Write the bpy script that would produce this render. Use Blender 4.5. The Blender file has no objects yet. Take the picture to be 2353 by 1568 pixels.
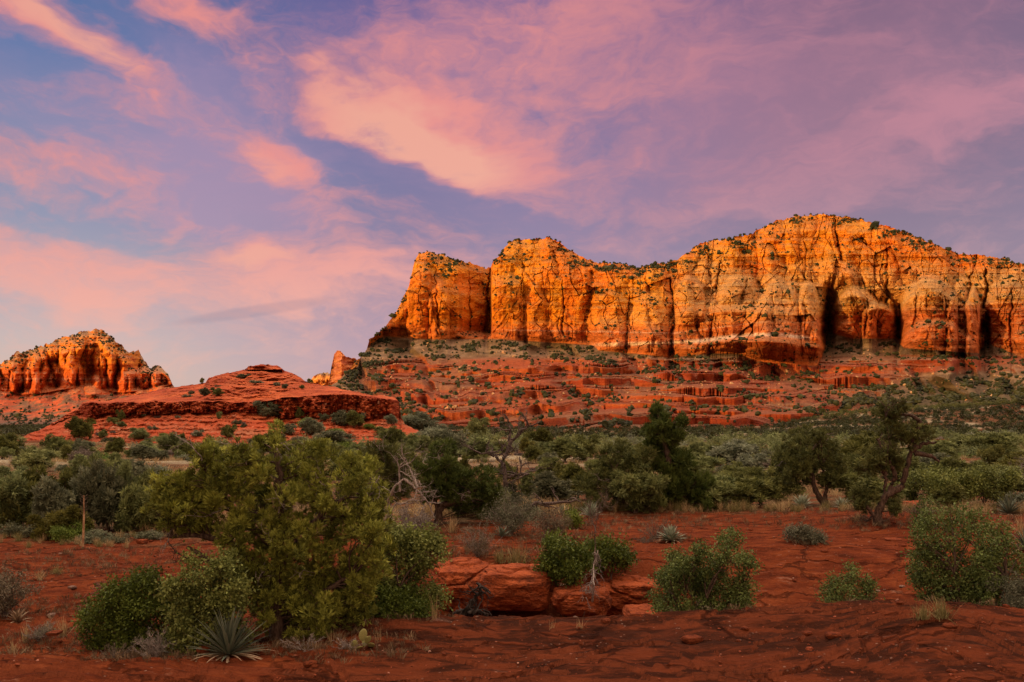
import bpy, math, random
import numpy as np
from math import radians, sin, cos, pi, atan2, atan, sqrt

# ------------------------------------------------------------------ frame of reference
F = 1961.0; XC = 1176.5; YH = 970.0; CAMZ = 2.7
scene = bpy.context.scene
COL = scene.collection
def W(X, Y, d):
    """point at forward distance d seen along the direction (X, Y) of the planning grid"""
    return ((X - XC) / F * d, d, CAMZ + (YH - Y) / F * d)

# ------------------------------------------------------------------ camera
cam = bpy.data.cameras.new('camera'); camo = bpy.data.objects.new('camera', cam); COL.objects.link(camo)
camo.location = (0, 0, CAMZ); camo.rotation_euler = (radians(90), 0, 0)
cam.sensor_width = 36.0; cam.lens = 36.0 * F / 2353.0; cam.shift_y = (YH - 784) / 2353.0
cam.clip_start = 0.1; cam.clip_end = 30000
scene.camera = camo

# ------------------------------------------------------------------ sun, sky, exposure
SUN_EL = radians(7.5)
SUN_AZ = radians(231)           # compass bearing of the sun, clockwise from +Y: behind the viewer, to the left
sun = bpy.data.lights.new('sun', 'SUN'); suno = bpy.data.objects.new('sun', sun); COL.objects.link(suno)
sun.energy = 5.0; sun.angle = radians(0.6); sun.color = (1.0, 0.58, 0.20)
SD = (sin(SUN_AZ) * cos(SUN_EL), cos(SUN_AZ) * cos(SUN_EL), sin(SUN_EL))
from mathutils import Vector
suno.rotation_euler = Vector(SD).to_track_quat('Z', 'Y').to_euler()
scene.view_settings.view_transform = 'Standard'; scene.view_settings.look = 'None'
scene.view_settings.exposure = 0.0; scene.view_settings.gamma = 1.0
scene.cycles.max_bounces = 5; scene.cycles.diffuse_bounces = 3; scene.cycles.transparent_max_bounces = 4
scene.cycles.glossy_bounces = 2; scene.cycles.use_denoising = True

def srgb(r, g, b):
    def f(c):
        c /= 255.0
        return c / 12.92 if c <= 0.04045 else ((c + 0.055) / 1.055) ** 2.4
    return (f(r), f(g), f(b))

class NT:
    """tiny helper for writing node trees"""
    def __init__(s, tree): s.t = tree
    def n(s, typ, **kw):
        nd = s.t.nodes.new(typ)
        for k, v in kw.items(): setattr(nd, k, v)
        return nd
    def put(s, sock, v):
        if v is None: return
        if isinstance(v, bpy.types.NodeSocket): s.t.links.new(v, sock)
        elif isinstance(v, (tuple, list)) and sock.type == 'RGBA' and len(v) == 3: sock.default_value = (*v, 1)
        else: sock.default_value = v
    def math(s, op, a, b=None, c=None, clamp=False):
        nd = s.n('ShaderNodeMath', operation=op); nd.use_clamp = clamp
        s.put(nd.inputs[0], a); s.put(nd.inputs[1], b); s.put(nd.inputs[2], c)
        return nd.outputs[0]
    def vmath(s, op, a, b=None, scale=None):
        nd = s.n('ShaderNodeVectorMath', operation=op)
        s.put(nd.inputs[0], a); s.put(nd.inputs[1], b)
        if scale is not None: s.put(nd.inputs['Scale'], scale)
        return nd.outputs[0]
    def mix(s, f, a, b, blend='MIX'):
        nd = s.n('ShaderNodeMix', data_type='RGBA', blend_type=blend)
        s.put(nd.inputs[0], f); s.put(nd.inputs[6], a); s.put(nd.inputs[7], b)
        return nd.outputs[2]
    def ramp(s, f, stops, interp='LINEAR'):
        nd = s.n('ShaderNodeValToRGB'); cr = nd.color_ramp; cr.interpolation = interp
        while len(cr.elements) < len(stops): cr.elements.new(0.5)
        for e, (p, c) in zip(cr.elements, stops):
            e.position = p; e.color = (*c, 1) if not isinstance(c, (int, float)) else (c, c, c, 1)
        s.put(nd.inputs[0], f)
        return nd.outputs[0]
    def noise(s, vec, scale, detail=4, rough=0.55, dist=0.0, dim='3D', lac=2.0):
        nd = s.n('ShaderNodeTexNoise', noise_dimensions=dim)
        s.put(nd.inputs['Vector'], vec); s.put(nd.inputs['Scale'], scale); s.put(nd.inputs['Detail'], detail)
        s.put(nd.inputs['Roughness'], rough); s.put(nd.inputs['Distortion'], dist); s.put(nd.inputs['Lacunarity'], lac)
        return nd.outputs['Fac'], nd.outputs['Color']
    def sstep(s, x, a, b, lo=0.0, hi=1.0):
        nd = s.n('ShaderNodeMapRange', interpolation_type='SMOOTHSTEP')
        s.put(nd.inputs[0], x); s.put(nd.inputs[1], a); s.put(nd.inputs[2], b); s.put(nd.inputs[3], lo); s.put(nd.inputs[4], hi)
        return nd.outputs[0]
    def combine(s, x, y, z):
        nd = s.n('ShaderNodeCombineXYZ'); s.put(nd.inputs[0], x); s.put(nd.inputs[1], y); s.put(nd.inputs[2], z)
        return nd.outputs[0]
    def sep(s, v):
        nd = s.n('ShaderNodeSeparateXYZ'); s.put(nd.inputs[0], v); return nd.outputs
    def bump(s, h, strength=0.5, dist=0.1, normal=None):
        nd = s.n('ShaderNodeBump'); s.put(nd.inputs['Height'], h); s.put(nd.inputs['Strength'], strength); s.put(nd.inputs['Distance'], dist)
        s.put(nd.inputs['Normal'], normal)
        return nd.outputs[0]

def azel(X, Y):
    x = (X - XC) / F; z = (YH - Y) / F
    return atan2(x, 1.0), atan2(z, sqrt(1 + x * x))

world = bpy.data.worlds.new('World'); scene.world = world; world.use_nodes = True
def build_world():
    t = world.node_tree; t.nodes.clear(); N = NT(t)
    tc = N.n('ShaderNodeTexCoord').outputs['Generated']
    sky = N.n('ShaderNodeTexSky', sky_type='NISHITA'); sky.sun_disc = False
    sky.sun_elevation = SUN_EL; sky.sun_rotation = SUN_AZ; sky.altitude = 1300; sky.dust_density = 2.0; sky.air_density = 1.0
    x, y, z = N.sep(tc)
    az = N.math('ARCTAN2', x, y); el = N.math('ARCSINE', z)
    p0 = N.combine(az, el, 0.0)
    # domain warp for ragged cloud edges
    sx = N.combine(az, N.math('MULTIPLY', el, 1.9), 0.3)
    _, wc = N.noise(sx, 3.2, 5, 0.55)
    warp = N.vmath('SCALE', N.vmath('SUBTRACT', wc, (0.5, 0.5, 0.5)), scale=0.22)
    p = N.vmath('ADD', p0, warp)
    def blob(X, Y, rx, ry, ang, w, warped=True, power=None):
        """soft ellipse on the sky; radii in planning units, angle clockwise from the horizontal"""
        a, e = azel(X, Y)
        m = N.n('ShaderNodeMapping', vector_type='TEXTURE')
        m.inputs['Location'].default_value = (a, e, 0); m.inputs['Rotation'].default_value = (0, 0, -radians(ang))
        m.inputs['Scale'].default_value = (rx / F, ry / F, 1.0)
        N.put(m.inputs['Vector'], p if warped else p0)
        m2 = N.vmath('MULTIPLY', m.outputs[0], (1, 1, 0))
        g = N.n('ShaderNodeTexGradient', gradient_type='SPHERICAL'); N.put(g.inputs[0], m2)
        f = N.sstep(g.outputs['Fac'], 0.0, 0.85)
        return N.math('MULTIPLY', f, w)
    def total(lst, start=0.0):
        acc = None
        for b in lst:
            v = blob(*b); acc = v if acc is None else N.math('ADD', acc, v)
        return acc
    # clear sky: colour by height, different on the two sides
    e01 = N.math('DIVIDE', el, 0.62, clamp=True)
    S = lambda *c: srgb(*c)
    left = N.ramp(e01, [(0.0, S(214, 184, 168)), (0.14, S(200, 176, 176)), (0.34, S(148, 146, 172)), (0.60, S(96, 116, 166)), (0.80, S(54, 90, 146)), (1.0, S(40, 66, 124))])
    mid = N.ramp(e01, [(0.0, S(200, 150, 170)), (0.25, S(158, 124, 150)), (0.45, S(116, 106, 150)), (0.70, S(104, 86, 144)), (1.0, S(96, 70, 122))])
    right = N.ramp(e01, [(0.0, S(172, 124, 136)), (0.30, S(138, 102, 126)), (0.5, S(118, 86, 112)), (0.75, S(126, 82, 110)), (1.0, S(122, 74, 102))])
    base = N.mix(N.sstep(az, -0.50, -0.08), left, mid)
    base = N.mix(N.sstep(az, 0.0, 0.42), base, right)
    # the sky behind the viewer stays pale and warm
    # clouds
    cl = total([
        (150, 60, 230, 95, 25, 1.0), (470, 25, 260, 85, 14, 0.8), (60, 20, 120, 40, 15, 0.4),
        (930, 230, 300, 95, 24, 0.95), (1120, 300, 300, 125, 26, 1.0), (790, 175, 120, 60, 25, 0.75),
        (1250, 110, 620, 230, 8, 0.62), (1600, 170, 520, 200, 5, 0.40), (1260, 410, 260, 80, 18, 0.55),
        (700, 380, 330, 105, 52, 0.58), (520, 250, 360, 90, 22, 0.42), (600, 300, 170, 130, 30, 0.35),
        (440, 480, 130, 22, -55, 0.35), (60, 360, 380, 50, -6, 0.45), (90, 420, 200, 26, 14, 0.25),
        (330, 640, 640, 120, 2, 0.55), (680, 640, 420, 120, 4, 0.70), (60, 600, 330, 90, 8, 0.55), (580, 585, 150, 45, 8, 0.65), (250, 570, 160, 50, 6, 0.45),
        (1020, 560, 190, 40, 5, 0.35), (1010, 660, 330, 110, 0, 0.5),
        (2020, 340, 620, 110, -18, 0.85), (2300, 230, 360, 90, -14, 0.35), (1850, 120, 330, 26, -58, 0.22),
        (820, 770, 500, 70, 4, 0.25),
    ])
    hole = total([(880, 340, 190, 50, 26, 0.75), (1060, 400, 220, 60, 22, 0.60), (430, 100, 230, 70, 20, 0.40), (500, 430, 230, 60, -4, 0.25), (1180, 500, 330, 60, 6, 0.3)])
    veil = total([(1350, 200, 1100, 400, 0, 0.55), (1900, 350, 900, 260, -14, 0.4), (500, 200, 420, 170, 20, 0.5), (330, 330, 640, 230, 12, 0.55), (620, 470, 420, 160, 30, 0.45)])
    q = N.vmath('ADD', sx, N.vmath('SCALE', N.vmath('SUBTRACT', wc, (0.5, 0.5, 0.5)), scale=0.35))
    n1, _ = N.noise(q, 7.5, 10, 0.60, 0.15)
    qs = N.n('ShaderNodeMapping'); qs.inputs['Rotation'].default_value = (0, 0, radians(24)); qs.inputs['Scale'].default_value = (0.45, 1.5, 1); N.put(qs.inputs['Vector'], q)
    n2, _ = N.noise(qs.outputs[0], 11.0, 8, 0.62, 0.2)
    n3, _ = N.noise(q, 30.0, 6, 0.62, 0.4)
    nn = N.math('ADD', N.math('MULTIPLY', n1, 0.50), N.math('ADD', N.math('MULTIPLY', n2, 0.42), N.math('MULTIPLY', n3, 0.28)))
    nn = N.math('SUBTRACT', nn, 0.10)
    dens = N.math('ADD', N.math('SUBTRACT', cl, hole), N.math('MULTIPLY', N.math('SUBTRACT', nn, 0.5), 3.7))
    edge = N.sstep(dens, -0.22, 1.50)
    v2 = N.math('ADD', veil, N.math('MULTIPLY', N.math('SUBTRACT', nn, 0.5), 0.8))
    vcol = N.mix(N.sstep(az, -0.35, 0.35), S(186, 142, 170), S(188, 116, 132))
    c = N.mix(N.math('MULTIPLY', N.sstep(v2, 0.0, 1.0), 0.62), base, vcol)
    # cloud colour: bright salmon where lit on the low left side, duller to the right and high up
    ccol = N.mix(N.sstep(az, -0.1, 0.30), S(248, 146, 130), S(196, 120, 132))
    lowp = N.sstep(el, 0.30, 0.02)
    ccol = N.mix(N.math('MULTIPLY', lowp, 0.75), ccol, S(252, 186, 164))
    hot = total([(940, 240, 330, 80, 24, 1.0), (1100, 320, 260, 70, 28, 0.8), (150, 50, 170, 60, 25, 0.8), (590, 590, 120, 36, 8, 0.6), (600, 330, 160, 60, 35, 0.3)])
    ccol = N.mix(N.math('MULTIPLY', hot, N.sstep(dens, 0.3, 1.3), clamp=True), ccol, S(255, 172, 140))
    c = N.mix(N.math('MULTIPLY', edge, 0.90), c, ccol)
    # a grey streak of cloud low over the far butte
    gs = N.sstep(N.math('ADD', blob(590, 715, 300, 22, -11, 1.0, False), N.math('MULTIPLY', N.math('SUBTRACT', n2, 0.5), 0.7)), 0.2, 0.9)
    c = N.mix(N.math('MULTIPLY', gs, 0.34), c, S(150, 122, 142))
    # behind the viewer: unseen afterglow round the setting sun, raised as fill light
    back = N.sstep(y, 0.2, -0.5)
    c = N.mix(N.sstep(el, 0.55, 1.0, 0, .92), c, (4.2, 3.1, 2.4))          # unseen sky overhead, brightened to light the plants from above
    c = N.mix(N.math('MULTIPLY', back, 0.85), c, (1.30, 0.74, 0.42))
    bg1 = N.n('ShaderNodeBackground'); N.put(bg1.inputs[0], sky.outputs[0]); bg1.inputs[1].default_value = 0.03
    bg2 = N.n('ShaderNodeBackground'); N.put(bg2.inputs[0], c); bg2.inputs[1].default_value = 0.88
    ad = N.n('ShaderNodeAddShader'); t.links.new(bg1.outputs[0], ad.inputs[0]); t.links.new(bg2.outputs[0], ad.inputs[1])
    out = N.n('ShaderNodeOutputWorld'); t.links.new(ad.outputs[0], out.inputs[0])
build_world()
world.cycles.sampling_method = 'MANUAL'; world.cycles.sample_map_resolution = 512

# ------------------------------------------------------------------ numpy noise
def _h(ix, iy, iz, seed):
    n = (ix * 73856093) ^ (iy * 19349663) ^ (iz * 83492791) ^ (seed * 2654435761 & 0x7fffffff)
    n = n & 0xffffffff
    n = (n ^ (n >> 13)) * 1274126177 & 0xffffffff
    n = (n ^ (n >> 16)) * 2246822519 & 0xffffffff
    n = n ^ (n >> 15)
    return (n & 0xffffff) / float(0xffffff)
def vn(x, y, z=0.0, seed=0):
    x, y, z = np.broadcast_arrays(np.asarray(x, float), np.asarray(y, float), np.asarray(z, float))
    ix = np.floor(x).astype(np.int64); iy = np.floor(y).astype(np.int64); iz = np.floor(z).astype(np.int64)
    fx = x - ix; fy = y - iy; fz = z - iz
    fx = fx * fx * (3 - 2 * fx); fy = fy * fy * (3 - 2 * fy); fz = fz * fz * (3 - 2 * fz)
    r = 0
    flat = not np.any(fz)
    for k in ((0,) if flat else (0, 1)):
        a = _h(ix, iy, iz + k, seed); b = _h(ix + 1, iy, iz + k, seed); c = _h(ix, iy + 1, iz + k, seed); d = _h(ix + 1, iy + 1, iz + k, seed)
        s = (a * (1 - fx) + b * fx) * (1 - fy) + (c * (1 - fx) + d * fx) * fy
        r = r + s * (1.0 if flat else ((1 - fz) if k == 0 else fz))
    return r * 2 - 1
def fbm(x, y, z=0.0, octv=5, gain=0.5, lac=2.03, seed=0):
    r = 0; a = 1.0; t = 0
    for o in range(octv):
        r = r + a * vn(x, y, z, seed + o * 17); t += a; a *= gain
        x = np.asarray(x) * lac; y = np.asarray(y) * lac; z = np.asarray(z) * lac
    return r / t
def worley(x, y, seed=0, jit=0.9):
    """F1, F2 and cell value of jittered cells"""
    ix = np.floor(x).astype(np.int64); iy = np.floor(y).astype(np.int64)
    f1 = np.full(x.shape, 9.0); f2 = np.full(x.shape, 9.0); cv = np.zeros(x.shape)
    for i in (-1, 0, 1):
        for j in (-1, 0, 1):
            cx = ix + i; cy = iy + j
            px = cx + 0.5 + (_h(cx, cy, cx * 0, seed) - 0.5) * jit; py = cy + 0.5 + (_h(cx, cy, cx * 0 + 7, seed) - 0.5) * jit
            d = np.hypot(px - x, py - y)
            m = d < f1
            f2 = np.where(m, f1, np.minimum(f2, d)); cv = np.where(m, _h(cx, cy, cx * 0 + 3, seed), cv); f1 = np.where(m, d, f1)
    return f1, f2, cv
def sst(a, b, x):
    t = np.clip((x - a) / (b - a), 0, 1); return t * t * (3 - 2 * t)
def pl(pts, X):
    a = np.array(pts, float); return np.interp(X, a[:, 0], a[:, 1])

# ------------------------------------------------------------------ mesh helpers
def link(o, parent=None):
    COL.objects.link(o)
    if parent is not None: o.parent = parent
    return o
def mesh_np(name, V, Fc, mats, smooth=False, cols=None, midx=None):
    """mesh from numpy vertices (n,3) and faces (m,3|4); cols: dict name -> (n,3) or (n,) point attributes"""
    me = bpy.data.meshes.new(name)
    V = np.ascontiguousarray(V, np.float32); Fc = np.ascontiguousarray(Fc, np.int32)
    n, m, k = len(V), len(Fc), Fc.shape[1]
    me.vertices.add(n); me.vertices.foreach_set('co', V.ravel())
    me.loops.add(m * k); me.loops.foreach_set('vertex_index', Fc.ravel())
    me.polygons.add(m); me.polygons.foreach_set('loop_start', np.arange(0, m * k, k, dtype=np.int32))
    me.update(calc_edges=True)
    me.polygons.foreach_set('use_smooth', np.full(m, smooth, bool))
    if not isinstance(mats, (list, tuple)): mats = [mats]
    for q in mats: me.materials.append(q)
    if midx is not None: me.polygons.foreach_set('material_index', np.asarray(midx, np.int32))
    for nm, c in (cols or {}).items():
        c = np.asarray(c, np.float32)
        if c.ndim == 1:
            at = me.attributes.new(nm, 'FLOAT', 'POINT'); at.data.foreach_set('value', c)
        else:
            at = me.attributes.new(nm, 'FLOAT_COLOR', 'POINT')
            at.data.foreach_set('color', np.concatenate([c, np.ones((n, 1), np.float32)], 1).ravel())
    return me
def grid_faces(nr, nc):
    i = np.arange((nr - 1) * nc).reshape(nr - 1, nc)[:, :-1].ravel()
    return np.stack([i, i + 1, i + nc + 1, i + nc], 1)
def props(o, label=None, cat=None, group=None, kind=None):
    if label: o['label'] = label
    if cat: o['category'] = cat
    if group: o['group'] = group
    if kind: o['kind'] = kind
    return o
def material(name):
    m = bpy.data.materials.new(name); m.use_nodes = True
    t = m.node_tree; t.nodes.clear(); N = NT(t)
    out = N.n('ShaderNodeOutputMaterial'); b = N.n('ShaderNodeBsdfPrincipled'); t.links.new(b.outputs[0], out.inputs[0])
    b.inputs['Specular IOR Level'].default_value = 0.15; b.inputs['Roughness'].default_value = 0.9
    return m, N, b, out

# ------------------------------------------------------------------ rock material shared by the cliffs
def rock_mat(name, fine, bumpd, contrast=0.5):
    m, N, b, out = material(name)
    at = N.n('ShaderNodeAttribute', attribute_name='tint').outputs['Color']
    pos = N.n('ShaderNodeNewGeometry').outputs['Position']
    wz, _ = N.noise(pos, fine * .35, 4, .6)
    zz = N.math('ADD', N.sep(pos)[2], N.math('MULTIPLY', wz, 1.3 / fine))
    bd, _ = N.noise(N.combine(0.0, 0.0, zz), fine * 1.9, 6, .75)
    st = N.vmath('MULTIPLY', pos, (0.35, 0.35, 1.0)); vt = N.vmath('MULTIPLY', pos, (1.0, 1.0, 0.22))
    f1, _ = N.noise(st, fine, 6, 0.65); f2, _ = N.noise(vt, fine * 0.6, 6, 0.6); f3, _ = N.noise(pos, fine * 3.5, 4, 0.6)
    v = N.math('ADD', N.math('MULTIPLY', N.math('SUBTRACT', f1, 0.5), 1.1), N.math('ADD', N.math('MULTIPLY', N.math('SUBTRACT', f2, 0.5), 0.9), N.math('MULTIPLY', N.math('SUBTRACT', f3, 0.5), 0.7)))
    v = N.math('ADD', v, N.math('MULTIPLY', N.math('SUBTRACT', bd, .5), 1.5))
    k = N.math('MULTIPLY_ADD', v, contrast * 1.9, 1.0)
    k = N.math('MAXIMUM', k, 0.3)
    c = N.mix(1.0, at, N.combine(k, k, k), 'MULTIPLY')
    N.put(b.inputs['Base Color'], c)
    h = N.math('ADD', N.math('ADD', f1, N.math('MULTIPLY', bd, 1.2)), N.math('ADD', f2, N.math('MULTIPLY', f3, 0.5)))
    N.put(b.inputs['Normal'], N.bump(h, 0.8, bumpd))
    return m
M_CLIFF = rock_mat('sandstone_cliff', 0.16, 4.5, 0.42)
M_FAR = rock_mat('far_sandstone', 0.08, 4.5, 0.45)
M_BUTTE = rock_mat('red_butte_rock', 0.9, 0.5, 0.40)

def colmix(c1, c2, f):
    f = np.clip(f, 0, 1)[..., None]; return c1 * (1 - f) + c2 * f
RGB = lambda r, g, b: np.array([r, g, b], float)

def curtain(name, mat, Xc, nr, Yfoot, Ysky, depth, tint, back, label, cat, kind='structure', rowpow=1.0, smooth=False):
    """A massif as a surface: columns run across, rows climb from the foot to the skyline and then down the far side."""
    nc = len(Xc); yf = Yfoot(Xc); ys = Ysky(Xc)
    t = np.linspace(0, 1, nr)[:, None] ** rowpow
    Y = yf[None] * (1 - t) + ys[None] * t; X = np.broadcast_to(Xc[None], Y.shape)
    D = depth(X, Y, t + 0 * X)
    x = (X - XC) / F * D; z = CAMZ + (YH - Y) / F * D
    P = np.stack([x, D, z], -1)
    # normals for the colours
    du = np.gradient(P, axis=1); dv = np.gradient(P, axis=0); nrm = np.cross(du, dv); nrm /= np.linalg.norm(nrm, axis=-1, keepdims=True) + 1e-9
    c = tint(X, Y, P, nrm)
    # far side
    kb = 10; Pb = []; top = P[-1]
    for i in range(1, kb + 1):
        s = i / kb; q = top.copy()
        q[:, 1] += back * s; q[:, 0] *= (q[:, 1] / top[:, 1]); q[:, 2] = top[:, 2] * (1 - s ** 1.6) - 12 * s + fbm(q[:, 0] / back * 6, s * 4 + 0 * q[:, 0], octv=3) * back * 0.03 * s
        Pb.append(q)
    Pall = np.concatenate([P, np.array(Pb)], 0); call = np.concatenate([c, np.repeat(c[-1:], kb, 0)], 0)
    me = mesh_np(name, Pall.reshape(-1, 3), grid_faces(nr + kb, nc), mat, smooth, {'tint': call.reshape(-1, 3)})
    o = bpy.data.objects.new(name, me); link(o); props(o, label, cat, kind=kind)
    return o, P, nrm, X, Y

def lobe(X, Y, xc, hw, yt, yb, amp, arch=0.3, soft=0.22, xlean=0.0):
    """a buttress: bulges toward the viewer between heights yt (top) and yb (bottom)"""
    X = X + 5 * fbm(X / 16 + xc, Y / 34, octv=3, seed=51)
    u = (X - xc - xlean * (Y - yb)) / hw
    top = yt + arch * (yb - yt) * u * u
    s = np.clip(1 - np.abs(u) ** 2.4, 0, 1) ** 0.6; amp = amp * np.where(yb > 850, .6, 1.25)
    v = sst(top - 2.5, top + soft * (yb - yt), Y) * sst(yb + 60, yb + 4, Y)
    return amp * s * v
def crack(X, Y, x0, y0, x1, y1, w, amp):
    """a dark cleft running from one point to another"""
    t = np.clip((Y - y0) / (y1 - y0 + 1e-6), 0, 1); xx = x0 + (x1 - x0) * t + 9 * fbm(Y / 22, Y * 0 + x0, octv=4, seed=52); w = w * (.35 + .9 * t) * (1 + .5 * fbm(Y / 9, Y * 0 + x0, octv=2, seed=53)); amp = amp * (.5 + .5 * t)
    return amp * np.exp(-((X - xx) / w) ** 2) * sst(y0 - 8, y0 + 6, Y) * sst(y1 + 8, y1 - 6, Y)

# ------------------------------------------------------------------ the great red and gold mountain
SKY = [(640, 935), (740, 893), (760, 887), (800, 855), (820, 828), (843, 800), (850, 776), (866, 770), (885, 748), (910, 715), (925, 688), (940, 653), (952, 602), (962, 578), (985, 577), (1010, 584), (1040, 593), (1080, 604), (1118, 617),
       (1127, 619), (1132, 604), (1145, 590), (1160, 568), (1180, 555), (1215, 552), (1262, 549), (1285, 560), (1310, 576), (1345, 596), (1380, 605), (1440, 607), (1465, 618), (1490, 610), (1520, 608), (1545, 600),
       (1570, 588), (1600, 565), (1640, 552), (1680, 548), (1710, 543), (1732, 538), (1750, 525), (1790, 505), (1830, 497), (1880, 496), (1930, 498), (1980, 507), (2030, 520), (2080, 535), (2120, 551),
       (2160, 568), (2200, 583), (2240, 585), (2290, 590), (2353, 608), (2480, 640), (2650, 700), (2850, 800), (3050, 900), (3200, 960)]
BASE = [(640, 930), (740, 892), (820, 840), (850, 792), (880, 772), (950, 778), (1000, 780), (1090, 779), (1130, 779), (1200, 783), (1280, 788), (1360, 793), (1380, 806), (1450, 812), (1535, 822), (1600, 816), (1640, 812), (1700, 814), (1750, 832),
        (1880, 842), (1893, 800), (1905, 765), (1960, 778), (2060, 778), (2080, 800), (2250, 812), (2262, 785), (2300, 800), (2353, 822), (2600, 840), (3000, 930), (3200, 965)]
FOOTD = [(640, 560), (1000, 560), (1500, 560), (1900, 545), (2050, 500), (2353, 460), (3200, 460)]
def base_line(X, Y): return pl(BASE, X + 9 * fbm(X / 30, Y / 22, octv=3, seed=55))
def mtn_depth(X, Y, t):
    ysk = pl(SKY, X); yb = base_line(X, Y); fd = pl(FOOTD, X)
    dref = pl([(640, 1190), (950, 1250), (1550, 1290), (1900, 1330), (2150, 1290), (3200, 1250)], X)
    yfoot = 1012.0; YB0 = 770.0
    def prof(a): return fd + (dref - fd) * (.78 * np.clip(a, 0, 1.1) ** .80 + .22 * a)
    dc = prof((yfoot - yb) / (yfoot - YB0))
    # slopes below the cliffs
    a = np.clip((yfoot - Y) / (yfoot - YB0), 0, 1)
    Xs = X + 26 * fbm(X / 120, Y / 40, octv=2, seed=6)
    ph = fbm(X / 230, Y / 200, octv=3, seed=5) * 34 + fbm(Xs / 40, Y / 50, octv=3, seed=9) * 5
    per = 30.0
    k = (yfoot - Y + ph) / per; fl = np.floor(k); fr = k - fl
    red = sst(-.30, .06, fbm(Xs / 130, Y / 26, octv=3, seed=7) + .55 * sst(860, 900, Y)) * sst(808, 830, Y) * sst(790, 860, X) * sst(2150, 1900, X + 0.9 * (Y - 900))          # where the slopes are stepped red rock
    sfr = np.where(fr < 0.62, fr * 0.25, 0.155 + (fr - 0.62) / 0.38 * 0.845)
    ks = fl + (fr * (1 - red) + sfr * red)
    a2 = np.clip((ks * per - ph) / (yfoot - YB0), 0, 1.05)
    low = prof(a2)
    low = low + fbm(X / 90, Y / 40, octv=4, seed=21) * 26 * a * (1 - a * 0.5)
    flb = fl + sst(.62, .9, fr); low = low + red * (fbm(X / 115, flb * 3.7, octv=4, seed=33) * 48 + np.abs(fbm(X / 26, flb * 5.1, octv=3, seed=34)) * 8) * sst(0, .15, a)
    gl = fbm((Xs - .5 * (Y - 900)) / 70 + 4, Y / 160, octv=3, seed=77); low = low + 46 * sst(0.10, 0.40, gl) * sst(0, 0.2, a) * sst(1, 0.85, a)
    for L in [(1600, 150, 842, 905, 60), (1670, 235, 884, 925, 80, 0.25), (1820, 110, 905, 925, 60), (1560, 300, 938, 976, 95, 0.35), (1830, 150, 945, 976, 85, 0.3), (1400, 140, 945, 980, 60, 0.35), (1180, 130, 880, 905, 55, 0.3), (1010, 90, 870, 905, 45),
              (1270, 120, 915, 950, 60, 0.3), (1080, 80, 925, 948, 50, 0.3), (1360, 70, 830, 872, 40, 0.1), (1230, 200, 822, 850, 35, 0.1), (1550, 90, 822, 846, 35, .1), (1480, 90, 905, 925, 45), (1720, 60, 812, 850, 40, 0.2), (2130, 260, 822, 850, 45, 0.15), (1900, 75, 905, 925, 30)]:
        low = low - lobe(X, Y, *L)
    # the cliffs
    hgt = np.maximum(yb - ysk, 4.0); s = np.clip((yb - Y) / hgt, 0, 1)        # 0 at the base, 1 at the skyline
    px = hgt * 0.64                                                        # height in metres
    sh = pl([(640, .5), (950, 0.62), (1110, 0.45), (1135, 0.72), (1250, 0.62), (1400, 0.66), (1550, 0.5), (1750, 0.42), (1950, 0.5), (2100, 0.45), (2353, 0.62), (3200, 0.6)], X) + fbm(X / 60, Y * 0, octv=2, seed=3) * 0.1
    dcs = prof((yfoot - pl([(640, 930), (820, 840), (900, 782), (1200, 782), (1500, 806), (1700, 812), (1900, 806), (2353, 806), (3000, 860)], X)) / (yfoot - YB0)); dc0 = dc; dcv = dc + (dcs - dc) * sst(.12, .55, s)
    hi = dcv + px * (0.13 * s + 0.85 * np.maximum(s - sh, 0) + 1.2 * np.maximum(s - 0.90, 0))
    zz = (YH - Y) * 0.64
    xw = X * 0.64
    wx = xw + fbm(xw / 50, zz / 60, octv=3, seed=8) * 7
    big, b2, bc = worley(wx / 58, zz / 260 + 3, seed=11); mid_, m2, mc = worley(wx / 21, zz / 90, seed=12); sm, s2, sc = worley(wx / 8.5, zz / 26, seed=13)
    env = sst(0.0, 0.05, s)
    amp = pl([(640, .3), (930, .55), (1130, .6), (1500, .9), (1600, 1.25), (1800, 1.35), (2353, 1.35), (3200, 1.3)], X)
    hi = hi + env * amp * ((big ** 1.4 - 0.3) * 30 * (1 - 0.35 * s) + (mid_ ** 1.3 - 0.3) * 9 + (sm - 0.4) * 2.6 - (np.minimum(m2 - mid_, 0.07) / 0.07 - 1) * 3 * (mc > 0.8))
    g1, g12, gc1 = worley(wx / 15 + fbm(xw / 20, zz / 20, octv=2, seed=56) * .5, zz / 38, seed=57); g2, g22, gc2 = worley(wx / 6.5, zz / 13, seed=58); g3, _, gc3 = worley(wx / 30, zz / 70, seed=59)
    hi = hi + env * amp * ((gc1 - .5) * 6.5 + (gc2 - .5) * 3.4 + (gc3 - .5) * 14) + env * 5 * np.exp(-((g12 - g1) / .05) ** 2) * (gc1 > .72)
    # strata: hard and soft beds
    zs = zz + fbm(xw / 90, zz / 40, octv=2, seed=14) * 4
    bed = vn(zs / 3.6, zs * 0 + 0.5, seed=15) * 1.7 + vn(zs / 9.5, zs * 0 + .5, seed=16) * 3.0 + vn(zs / 1.8, zs * 0 + .5, seed=20) * 0.8
    kz = np.floor(zs / 4.2); bed = bed + (_h(kz.astype(np.int64), kz.astype(np.int64) * 0, kz.astype(np.int64) * 0, 60) - .5) * 3.2
    hi = hi + env * bed * (0.55 + 0.45 * fbm(xw / 30, zs / 30, octv=2, seed=18)) * pl([(640, .8), (1300, 1.0), (1600, 2.1), (3200, 2.1)], X)
    hi = hi + fbm(xw / 26, zz / 17, octv=6, gain=0.55, seed=19) * 11 * (0.35 + env)
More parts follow.
